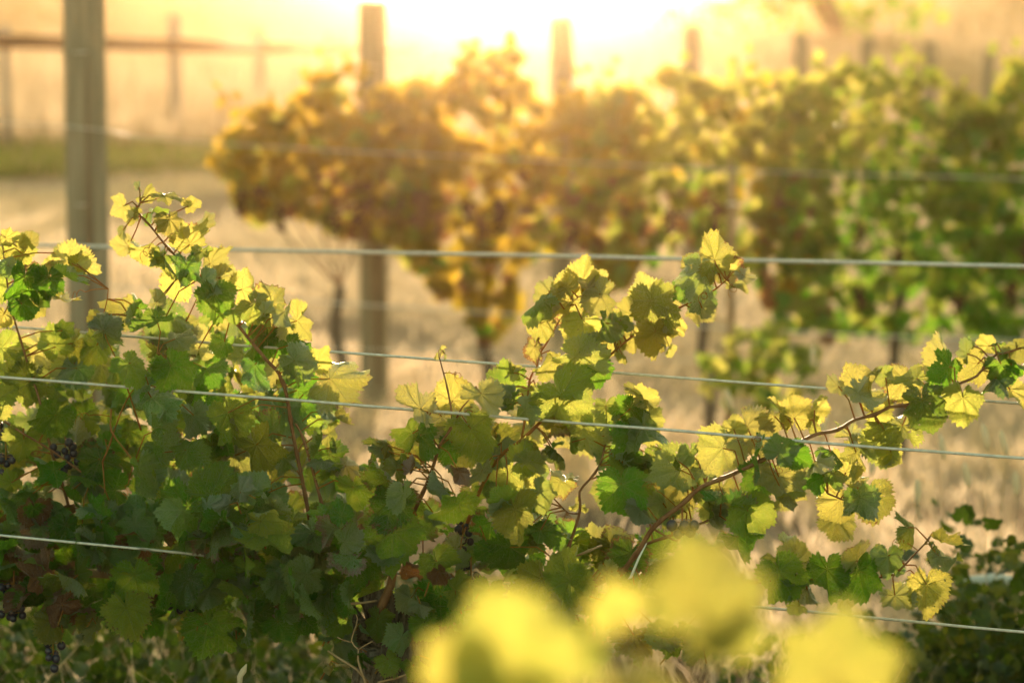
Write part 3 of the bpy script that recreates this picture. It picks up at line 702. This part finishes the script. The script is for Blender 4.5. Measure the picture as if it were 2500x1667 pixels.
hand(VB, RC, [(800, 760, 100, 150, 'Y'), (620, 1130, 270, 160, 'Y', -.09), (880, 1060, 240, 100, 'Y', .03), (1125, 1100, 260, 290, 'Y', -.08), (830, 1280, 340, 260, 'Y', .04), (1060, 1370, 330, 280, 'm', -.03), (670, 1420, 270, 265, 'g', -.03), (900, 1480, 210, 250, 'd', -.03),
    (450, 1430, 170, 30, 'Y', .03), (360, 1460, 120, 170, 'p', .02), (510, 1510, 180, 250, 'y', .04), (1260, 990, 260, 150, 'g', .04), (1320, 885, 120, 60, 'Y', .03), (1300, 1120, 200, 240, 'p', -.02), (1430, 1090, 200, 270, 'm', .05), (1600, 1060, 280, 200, 'm', -.05),
    (1730, 1120, 380, 310, 'm', -.06), (1830, 830, 320, 310, 'm', -.05), (1940, 920, 200, 290, 'g', -.02), (1600, 850, 220, 250, 'y', .03), (1500, 440, 260, 235, 'p', -.02), (1590, 340, 200, 130, 'Y', .02), (1710, 270, 190, 100, 'Y', 0), (1830, 220, 230, 85, 'Y', .02),
    (1900, 290, 160, 0, 'Y'), (1980, 390, 240, 320, 'Y', -.01), (1740, 440, 260, 270, 'Y', .03), (1640, 440, 180, 250, 'y', .03), (1530, 590, 180, 270, 'y', .02), (1830, 570, 240, 280, 'm', 0), (1780, 640, 200, 250, 'y', .03), (1990, 600, 220, 250, 'p', -.04),
    (1880, 710, 160, 200, 'p', -.05), (2080, 580, 220, 60, 'Y', .01), (2040, 690, 170, 270, 'Y', .02), (2120, 800, 100, 280, 'y'), (2240, 1070, 230, 80, 'Y', .04), (2150, 1200, 200, 250, 'g', .02), (2280, 1340, 240, 280, 'g', 0), (2110, 1420, 230, 250, 'g', .02), (1990, 1180, 190, 270, 'm', .03),
    (1480, 760, 170, 250, 'Y', .03), (1440, 1200, 180, 340, 'p', -.06), (1640, 1250, 160, 300, 'y', 0), (1650, 1500, 200, 320, 'p', -.07), (1430, 1520, 220, 30, 'm', -.06), (1850, 1350, 280, 290, 'm', .02), (1200, 1470, 220, 250, 'g', .02), (1080, 1250, 200, 250, 'm', .02), (1750, 750, 180, 90, 'Y', .04)], Z1)
hand(VB, RE, [(1560, 510, 240, 280, 'm', -.03), (1520, 420, 150, 110, 'Y', .02), (1620, 440, 150, 60, 'Y', .02), (1780, 350, 190, 240, 'p', -.04), (1760, 265, 120, 100, 'Y'), (1880, 262, 200, 355, 'Y', -.02), (1770, 460, 150, 270, 'g'), (1785, 515, 110, 265, 'Y', .03), (1690, 400, 120, 285, 'g', -.03),
    (1880, 350, 120, 270, 'Y', .02), (2000, 350, 90, 300, 'y'), (1580, 640, 160, 270, 'Y', .03), (1465, 645, 110, 270, 'Y', .02), (1450, 500, 110, 110, 'Y', .02), (1670, 580, 90, 0, 'Y', .02), (1930, 300, 110, 340, 'Y', .02)], Z1)
hand(VB, RD, [(370, 170, 270, 120, 'g', -.06), (420, 380, 330, 265, 'g', -.08), (440, 620, 360, 280, 'g', -.09), (500, 330, 230, 290, 'p', -.12), (230, 770, 280, 285, 'g', -.07), (470, 100, 200, 60, 'm', -.03), (560, 110, 130, 80, 'b', -.05), (850, 400, 320, 270, 'g', -.06), (760, 230, 190, 120, 'p', -.08),
    (1030, 170, 200, 290, 'm', -.06), (890, 160, 140, 260, 'b', -.06), (1180, 330, 190, 130, 'g', -.09), (1270, 450, 320, 280, 'm', -.10), (1460, 310, 220, 330, 'm', -.08), (1390, 70, 220, 20, 'm', -.07), (1230, 700, 280, 280, 'd', -.06), (1470, 560, 240, 280, 'g', -.06), (1090, 980, 240, 260, 'g', -.06),
    (1600, 800, 300, 120, 'm', -.08), (1430, 920, 300, 250, 'm', -.05), (1660, 920, 280, 300, 'm', -.11), (1570, 1080, 220, 240, 'g', -.10), (760, 780, 260, 310, 'g', -.07), (760, 830, 150, 300, 'b', -.08), (890, 950, 240, 340, 'm', -.06), (760, 1040, 330, 280, 'd', -.03), (560, 1030, 200, 260, 'g', -.04), (650, 1050, 170, 290, 'p', -.07),
    (1990, 290, 330, 275, 'g', -.05), (2130, 420, 200, 290, 'p', -.05), (600, 820, 240, 180, 'b', .04), (220, 560, 120, 200, 'b', -.03), (280, 830, 140, 280, 'b', -.02), (650, 1200, 200, 285, 'g', -.06), (590, 1480, 170, 285, 'g', -.08), (90, 1440, 120, 260, 'Y', .02), (2000, 120, 220, 280, 'g', .02), (1900, 60, 200, 250, 'g', .03),
    (1790, 600, 220, 100, 'y', .12), (1920, 700, 260, 280, 'y', .10), (1770, 880, 180, 240, 'y', .1), (1900, 850, 200, 300, 'm', -.02), (2040, 920, 180, 200, 'g', -.02), (1950, 600, 220, 60, 'Y', .12), (1250, 1090, 200, 200, 'y', .05), (1320, 970, 200, 310, 'm'), (1100, 700, 200, 270, 'd', -.02), (1700, 370, 110, 90, 'y', .06), (550, 1140, 220, 210, 'Y', .14), (330, 1180, 230, 270, 'g', -.05), (480, 1290, 200, 240, 'g', -.06), (260, 1400, 190, 290, 'g', -.03), (420, 1440, 190, 300, 'm', -.06), (120, 1180, 220, 260, 'g', -.04), (90, 1330, 200, 290, 'g', -.02)], Z1)
hand(VB, RF, [(240, 60, 230, 280, 'y'), (160, 410, 190, 60, 'Y', .05), (200, 560, 210, 280, 'y', .04), (90, 650, 220, 270, 'g', .02), (90, 880, 270, 280, 'm'), (330, 830, 260, 200, 'm', -.03), (370, 940, 230, 250, 'y', .02), (430, 740, 140, 270, 'p', -.03), (590, 730, 270, 240, 'y', -.02),
    (680, 560, 140, 100, 'Y', .0), (790, 610, 260, 300, 'Y', .02), (930, 440, 110, 90, 'Y'), (920, 530, 180, 260, 'y', .02), (1030, 480, 190, 90, 'Y', .01), (1165, 450, 160, 30, 'Y', 0), (1130, 560, 160, 260, 'y', .02), (1265, 320, 130, 140, 'Y', 0), (1410, 310, 230, 70, 'Y', .01), (1440, 400, 240, 300, 'y', -.03),
    (1560, 265, 120, 100, 'p', .0), (1640, 330, 220, 220, 'y', .02), (1705, 280, 200, 110, 'm', -.01), (1890, 160, 240, 80, 'Y', .02), (1900, 260, 220, 240, 'g', -.03), (2030, 130, 120, 50, 'p', -.02), (2130, 100, 110, 180, 'Y'), (2060, 230, 190, 230, 'Y', .02), (2215, 90, 100, 30, 'p'), (2335, 130, 170, 300, 'y', -.02),
    (2240, 240, 200, 300, 'd', -.06), (2180, 320, 180, 260, 'g', -.03), (2290, 380, 210, 270, 'y', .02), (2000, 440, 230, 265, 'm', -.05), (1780, 470, 280, 290, 'g', -.09), (1600, 570, 290, 220, 'm', -.01), (1530, 680, 220, 280, 'm', 0), (1380, 650, 250, 250, 'y', .03), (1400, 760, 260, 300, 'y', .02), (1590, 740, 150, 290, 'y', .0),
    (1255, 730, 170, 265, 'd', 0), (820, 750, 240, 170, 'd', -.09), (830, 880, 220, 260, 'd', -.05), (965, 690, 180, 60, 'g', -.09), (1050, 740, 160, 330, 'd', -.07), (960, 900, 270, 280, 'Y', -.04), (1150, 790, 200, 280, 'y', 0), (1100, 880, 170, 280, 'd', -.02), (680, 1010, 280, 240, 'd', -.08), (800, 1080, 280, 310, 'm', -.03),
    (600, 970, 220, 250, 'y', .05), (470, 970, 200, 290, 'p', .02), (560, 1080, 180, 260, 'p', .02), (1270, 1010, 210, 220, 'y', .06), (1410, 1010, 200, 280, 'p', .02), (1480, 1000, 240, 290, 'Y', .08), (1310, 800, 180, 100, 'Y', .05), (1270, 845, 150, 350, 'p', .04), (1190, 880, 180, 270, 'g', .02), (1300, 1120, 200, 300, 'Y', .35),
    (740, 1220, 200, 320, 'd', -.05), (910, 1320, 140, 150, 'm', -.02), (970, 1440, 260, 300, 'g', -.06), (1040, 1310, 200, 100, 'm', -.02), (1060, 1410, 190, 270, 'd', -.03), (1225, 1430, 250, 270, 'g', -.06), (1390, 1300, 190, 120, 'Y', -.03), (1410, 1440, 260, 275, 'd', -.06), (1520, 1310, 120, 100, 'y', 0), (1570, 1340, 170, 270, 'g', -.04),
    (1710, 1160, 220, 355, 'm', -.03), (1910, 1230, 190, 340, 'Y', -.03), (1895, 1330, 190, 300, 'p', -.06), (1790, 1520, 250, 270, 'Y', -.02), (1630, 1560, 190, 285, 'y', -.04), (1120, 1530, 150, 280, 'm', .0), (1330, 1560, 160, 280, 'Y', .02), (200, 950, 220, 280, 'y', .08), (560, 1000, 200, 280, 'y', .1), (340, 1050, 220, 200, 'y', .1), (700, 700, 160, 250, 'y', .05),
    (2420, 200, 220, 280, 'y', 0), (2480, 60, 200, 100, 'Y', 0), (2600, 120, 220, 270, 'm', 0), (2660, -30, 200, 90, 'Y', 0)], Z1)
hand(VB, (1500, 1200, 2.352), [(330, 860, 180, 150, 'd', -.02), (470, 930, 180, 285, 'p', -.04), (250, 830, 200, 200, 'g', 0), (420, 830, 150, 90, 'm', .02), (520, 880, 150, 280, 'm', .03), (120, 860, 240, 270, 'm', .03)], Z1)
PB = [(890, 1150), (960, 1070), (1080, 1040), (1220, 1000), (1330, 960), (1440, 1000), (1440, 1120), (1390, 1180), (1380, 1330), (1500, 1340), (1780, 1330), (1850, 1420), (1700, 1480), (1500, 1500), (1450, 1620), (1080, 1620), (1050, 1480), (900, 1470), (870, 1300)]
fill(VB, PB, 125, Z1, (.02, .26), (.038, .058), FLAT + FLAT + CURL, 15, lambda x, y, r: (min(1, max(0, r.gauss(.22 + .65 * smooth(1350, 1050, y), .2))), r.choice([.05, .08, .05, .3]), r.random()), stalk=False)  # upper leaves yellower, their sunlit look put into the tone
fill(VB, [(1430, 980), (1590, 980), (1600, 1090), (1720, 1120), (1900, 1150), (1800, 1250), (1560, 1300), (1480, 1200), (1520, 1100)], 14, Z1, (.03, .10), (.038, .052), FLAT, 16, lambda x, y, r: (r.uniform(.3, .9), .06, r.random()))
b_ = [(1555, 1218), (1566, 1214), (1592, 1222)]
bunch(VB, 1665, 1292, Z1(1660, -.12), 6, (.024, .009), seed=3, r=.0092)
bunch(VB, 1130, 1330, Z1(1130, .08), 14, (.016, .045), seed=4, r=.0075)
bunch(VB, 1150, 1440, Z1(1150, .06), 10, (.014, .035), seed=5, r=.0075)

def tendril(v, pos, seed):
    rr = random.Random(seed); best = min(v.canepts, key=lambda c: (c - pos).length_squared); d = (pos - best).normalized(); L = rr.uniform(.05, .11); pts = []
    a = Vector((d.y, -d.x, .3)).normalized(); b = d.cross(a)
    for i in range(40):
        t = i / 39; w = .009 * smooth(.3, 1, t); g = t * 14 * smooth(.2, 1, t)
        pts.append(best + d * L * (t if t < .7 else .7 + (t - .7) * .4) + a * w * math.cos(g) + b * w * math.sin(g) + Vector((0, 0, -.02 * t * t)))
    MB().tube(pts, [.0011 - .0006 * i / 39 for i in range(40)], 5).build('tendril', M_STALK, v.root)
for i, (v, x, y) in enumerate([(VB, 1790, 690), (VB, 1705, 700), (VB, 1560, 1140), (VB, 1390, 1250), (VA, 300, 1200), (VA, 240, 1010), (VA, 620, 820), (VB, 2120, 1240), (VB, 2290, 1010), (VB, 1120, 900), (VA, 130, 700), (VB, 1900, 1130), (VB, 1830, 1010), (VA, 330, 620)]):
    tendril(v, at(x, y, Z1(x, -.08)), i)
VA.finish(); VB.finish()

# ---- foreground shoots, close to the camera
bp = at(1700, 2400, 1.7); gz = ground(bp.x, bp.y)
VF = Vine((bp.x, bp.y, gz), 'blurred grapevine shoot near the camera, glowing yellow leaves at the bottom edge', 'grapevine shoots close to the camera')
VF.cane([(bp.x, bp.y, gz), bp, at(1660, 1900, 1.66), at(1700, 1650, 1.66), at(1740, 1500, 1.66)], .008, .0025)
VF.cane([bp, at(1400, 1900, 1.6), at(1300, 1700, 1.6), at(1240, 1640, 1.6)], .005, .002)
VF.cane([bp, at(2000, 1900, 1.7), at(2050, 1750, 1.7), at(2060, 1650, 1.7)], .005, .002)
for px, py, sp, tip, Z, tn, yaw, pit in [(1730, 1440, 310, 60, 1.62, .78, 10, -10), (1800, 1530, 190, 300, 1.66, .8, -20, 10), (1500, 1480, 150, 110, 1.70, .9, 10, 20), (1400, 1600, 170, 250, 1.75, .5, 20, -20),
        (1240, 1590, 330, 120, 1.58, .80, 0, 0), (1130, 1640, 220, 200, 1.6, .9, 15, 10), (2040, 1620, 290, 80, 1.66, .80, 0, 5),
        (1560, 1680, 230, 100, 1.5, .85, 30, -30), (1250, 1750, 300, 270, 1.6, .8, 0, 0)]:
    size = sp / FPX * Z / 1.5
    rot = leaf_frame(tip, yaw, pit, False); pos = at(px, py, Z) - (rot @ Vector((0, 1, 0))) * size * .25
    VF.leaf(pos, rot, size, (tn, .05, R.random()), R.choice(FLAT))
VF.finish()

# ---- far row
P2 = [(510, 400), (530, 350), (600, 300), (640, 235), (700, 250), (770, 170), (800, 145), (850, 190), (880, 330), (920, 200), (1000, 190), (1080, 170), (1150, 110), (1250, 95), (1310, 210), (1400, 190), (1560, 170), (1650, 130), (1720, 170), (1830, 140), (1950, 170), (2050, 140), (2110, 120), (2200, 150), (2280, 130), (2350, 190), (2400, 230), (2480, 120), (2900, 60), (3300, 60),
      (3300, 830), (2800, 800), (2300, 790), (2100, 800), (1900, 780), (1840, 640), (1700, 560), (1600, 600), (1540, 650), (1500, 690), (1400, 600), (1300, 650), (1250, 820), (1180, 850), (1120, 760), (1050, 700), (960, 620), (870, 590), (790, 575), (700, 530), (620, 575), (560, 480)]
segs = [(500, 1000, 'far grapevine at the left end of its row, around the second post'), (1000, 1480, 'far grapevine washed in golden light under the sun glow'), (1480, 1960, 'far grapevine right of the sun glow behind the pale stake'), (1960, 2420, 'dark green far grapevine with yellow top leaves at right'), (2420, 3300, 'far grapevine cut by the right edge, bright yellow leaves against dark green')]
for si, (a, b, lb) in enumerate(segs):
    mx = (a + b) / 2 + (70 if si == 0 else -60 if si == 1 else 0); bp = at(mx, 900, Z2(mx)); gz = ground(bp.x, bp.y)
    V = Vine((bp.x, bp.y, gz), lb, 'grapevines of the far row')
    hd = at(mx + 10, 700, Z2(mx))
    MB().tube(spline([(bp.x, bp.y, gz - .05), (bp.x + .04, bp.y, gz + .3), (hd.x - .03, hd.y, (gz + hd.z) / 2 + .1), hd], .06), .032, 9, rough=.5).build('trunk', M_TRUNK, V.root)
    for k in range(5):
        x1 = a + (b - a) * (k + .5) / 5
        V.cane([hd, at((mx + x1) / 2, 560, Z2(x1, R.uniform(-.2, .2))), at(x1, 380, Z2(x1, R.uniform(-.25, .2))), at(x1 + R.uniform(-30, 60), 230, Z2(x1, R.uniform(-.25, .2)))], .006, .003, nodes=False)
    poly = [(min(max(x, a - 75), b + 75), y + (38 if x > 1380 and y < 300 else 22 if y < 300 else -15 if x < 1450 else 30)) for x, y in P2]
    dark = si >= 3
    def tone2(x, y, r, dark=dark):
        t = smooth(500 if dark else 560, 200 if dark else 250, y); red = (not dark) and y > 430 and r.random() < .22  # sunlit top of the row put into the tone as yellow
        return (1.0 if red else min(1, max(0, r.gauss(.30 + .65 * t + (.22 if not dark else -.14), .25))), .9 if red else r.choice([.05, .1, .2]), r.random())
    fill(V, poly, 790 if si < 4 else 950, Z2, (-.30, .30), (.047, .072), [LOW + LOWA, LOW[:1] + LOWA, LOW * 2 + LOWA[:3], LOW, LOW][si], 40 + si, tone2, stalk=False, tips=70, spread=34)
    if si < 3:
        for k in range(5):
            bx = a + (b - a) * R.uniform(.15, .9); bunch(V, bx, 545 + R.uniform(-30, 45) - (40 if si == 0 else 0), Z2(bx, -.3), 14, (.035, .06), M_GRAPER, .012, seed=si * 9 + k)
    else:
        for k in range(4):
            bx = a + min(b - a, 460) * R.uniform(.1, .9); bunch(V, bx, R.uniform(560, 760), Z2(bx, -.33), 14, (.035, .055), M_GRAPER, .012, seed=si * 9 + k)
    tops = [(x, y) for x, y in poly if y < 300 and a <= x <= b]
    for k in range(9):                                  # ragged shoots standing out of the top of the row
        if len(tops) < 2: break
        (xa, ya) = tops[R.randrange(len(tops))]; x0 = xa + R.uniform(-60, 60); dx = R.uniform(-70, 80); hh = R.uniform(50, 120); Zs = Z2(x0, R.uniform(-.25, .2))
        sp = V.cane([at(x0, ya + 90, Zs), at(x0 + dx * .35, ya + 20, Zs), at(x0 + dx, ya - hh * .6, Zs)], .004, .002, nodes=False)
        for q in sp[::5]:
            rot = leaf_frame(R.uniform(0, 360), R.gauss(0, 35), R.gauss(0, 30), R.random() < .5)
            V.leaf(q + Vector((R.gauss(0, .03), R.gauss(0, .03), R.gauss(0, .02))), rot, R.uniform(.030, .052), (R.uniform(.5, 1), .08, R.random()), R.choice(LOW), False)
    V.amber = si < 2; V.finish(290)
# yellow low growth under the far row
bp = at(1870, 1010, 10.6)
V = Vine((bp.x, bp.y, ground(bp.x, bp.y)), 'small low yellow green grapevine standing apart under the far row, right of centre', 'grapevines of the far row')
V.cane([(bp.x, bp.y, ground(bp.x, bp.y)), at(1880, 940, 10.6), at(1900, 830, 10.6)], .02, .006, nodes=False)
V.cane([at(1880, 940, 10.6), at(1790, 880, 10.6), at(1740, 840, 10.6)], .008, .004, nodes=False)
fill(V, [(1700, 870), (1800, 810), (1920, 790), (2000, 850), (1980, 960), (1900, 1040), (1790, 1010), (1720, 960)], 110, lambda x, o: 10.6 + o, (-.2, .2), (.04, .06), LOW, 77, lambda x, y, r: (r.uniform(.1, .95), .1, r.random()), stalk=False)
V.finish(280)

# ------------------------------------------------------------------ weeds, seed heads, stub
def weeds():
    rr = random.Random(5); items = []
    for k in range(1400):
        side = rr.random()
        if side < .75: px, py = rr.gauss(2440, 130), 1667 - abs(rr.gauss(0, 190)) + 60
        else: px, py = rr.uniform(1750, 2500), rr.uniform(1560, 1760)
        if px > 2900 or py < 1230: continue
        if px < 2200 and py < 1500: continue
        Z = rr.uniform(5.6, 6.6); p = at(px, py, Z)
        if p.z < ground(p.x, p.y): p.z = ground(p.x, p.y) + rr.uniform(0, .12)
        rot = leaf_frame(rr.gauss(90, 60), rr.gauss(0, 45), rr.gauss(30, 30), rr.random() < .5)
        items.append((p, rot, rr.uniform(.014, .036), (max(0, rr.gauss(.15, .3)), .08, rr.random()), rr.choice(LOW)))
    for k in range(4200):
        px = rr.uniform(-400, 1100); Z = rr.uniform(4.9, 7.4); p = at(px, 1500, Z); p.z = ground(p.x, p.y) + rr.uniform(.02, .42) ** 1.1
        rot = leaf_frame(rr.gauss(90, 60), rr.gauss(0, 45), rr.gauss(20, 30), rr.random() < .5)
        items.append((p, rot, rr.uniform(.014, .034), (max(0, rr.gauss(.0, .2)), .05, rr.random()), rr.choice(LOW)))
    o = join_leaves('weeds', items, None, M_WEED); tag(o, 'dark green leafy weeds growing on the ground behind the near vines', 'weeds', kind='stuff')
weeds()
blades('weed_grass', 'long green grass under and behind the left vine', M_GREEN, 3500, None, (4.9, 7.6), .33, .007, 14, lambda x, y, r: (x < .1 and r.rand() < .9) or (x > 1.15 and y < 6.6), lean=.8)
blades('straw_grass', 'dry straw stems mixed into the grass under the left vine', M_DRY, 900, None, (5.0, 7.6), .36, .006, 24, lambda x, y, r: x < .2, lean=.8)

def seeds():
    m = MB(); g = MB(); rr = random.Random(8)
    for px, py, Z in [(2300, 1090, 6.3), (2405, 1065, 6.2), (2450, 1080, 6.2), (2010, 1040, 7.2), (2130, 1130, 6.8), (1985, 870, 8.0), (2360, 1160, 6.4), (2160, 1080, 7.4), (1780, 975, 7.6), (2240, 1200, 6.2), (2480, 1180, 6.6), (2050, 1190, 7.2), (2100, 1010, 8)]:
        p = at(px, py, Z); gz = ground(p.x, p.y); d = Vector((rr.uniform(-.3, .3), 0, 1)).normalized()
        m.tube([p - d * .035, p - d * .02, p, p + d * .02, p + d * .035], [.003, .009, .010, .008, .002], 7)
        g.tube(spline([(p.x + rr.uniform(-.1, .1), p.y, gz), p - Vector((0, 0, .15)), p - d * .03], .08), .0012, 4)
    o = m.build('seed_heads', M_SEED); tag(o, 'pale fluffy grass seed heads above the dry ground at right', 'seed heads', kind='stuff')
    o2 = g.build('seed_stalks', M_DRY); tag(o2, 'thin dry stalks under the pale seed heads at right', 'grass stalks', kind='stuff')
seeds()
# green seed spike rising at the bottom left
p = at(585, 1650, Z1(585, -.1)); gz = ground(p.x, p.y); root = empty('grass_spike', (p.x, p.y, gz))
MB().tube([(p.x - .02, p.y, gz), (p.x - .01, p.y, (gz + p.z) / 2), p], [.002, .0018, .0015], 5).build('stem', M_GREEN, root)
tp = at(602, 1620, Z1(600, -.1)); MB().tube([p - Vector((0, 0, .04)), p, (p + tp) / 2, tp], [.002, .0055, .006, .001], 7, rough=.5).build('seed_spike', M_SEED, root)
tag(root, 'single green grass spike poking up at the bottom edge under the left vine', 'grass')
# stub with flat white top
p = at(2430, 1425, 6.4); gz = ground(p.x, p.y); root = empty('garden_stake', (p.x, p.y, gz))
MB().tube([(p.x - .03, p.y, gz - .03), (p.x - .02, p.y, (gz + p.z) / 2), (p.x, p.y, p.z)], [.026, .022, .02], 9, rough=.2).build('shaft', M_DRYCANE, root)
MB().tube([(p.x - .085, p.y, p.z + .008), (p.x, p.y, p.z + .012), (p.x + .09, p.y, p.z + .002)], [.012, .017, .012], 8).build('cap', M_TIE, root)
tag(root, 'short pale brown stake with a flat white cap among the weeds at lower right', 'stake')

# ------------------------------------------------------------------ far trees
M_TREEBARK = simple('tree_bark', (.12, .09, .06), (.2, .15, .1), 3, .9, .3, .02)
def tree(px, Z, hgt, cw, label, seed, lean=0):
    rr = random.Random(seed); b = at(px, 100, Z); gz = ground(b.x, b.y); root = empty('hillside_tree', (b.x, b.y, gz))
    m = MB(); top = Vector((b.x + lean, b.y, gz + hgt * .6))
    m.tube(spline([(b.x, b.y, gz - .2), (b.x + lean * .2, b.y, gz + hgt * .25), top], .6), .28, 10, rough=.3); tips = []
    for k in range(9):
        a = rr.uniform(0, 6.28); q = Vector((b.x + lean * .3 + math.cos(a) * cw * rr.uniform(.2, .45) + lean * .5, b.y + math.sin(a) * cw * .4, gz + hgt * rr.uniform(.5, .9)))
        s = Vector((b.x + lean * .2, b.y, gz + hgt * rr.uniform(.2, .45))); m.tube(spline([s, (s + q) / 2 + Vector((0, 0, .3)), q], .8), .09, 6); tips.append(q)
    m.build('trunk', M_TREEBARK, root)
    items = []
    cl = tips + [Vector((b.x + lean + rr.gauss(0, cw * .28), b.y + rr.gauss(0, cw * .25), gz + hgt * rr.uniform(.10, .95))) for _ in range(16)]
    for c in cl:
        for _ in range(70):
            p = c + Vector((rr.gauss(0, .55), rr.gauss(0, .55), rr.gauss(0, .38))); rot = Euler((rr.uniform(0, 6), rr.uniform(0, 6), rr.uniform(0, 6))).to_matrix()
            items.append((p, rot, rr.uniform(.12, .22), (rr.uniform(0, .3), .1, rr.random()), LOW[0]))
    join_leaves('crown', items, root, M_FAR)
    tag(root, label, 'tree')
tree(2045, 62, 5.0, 6.0, 'far hazy tree on the hill crest right of the sun glow, its crown spreading left', 3, -2.4)
tree(2420, 86, 8.0, 7.0, 'second hazy tree on the hill at the upper right corner', 4, 1.0)
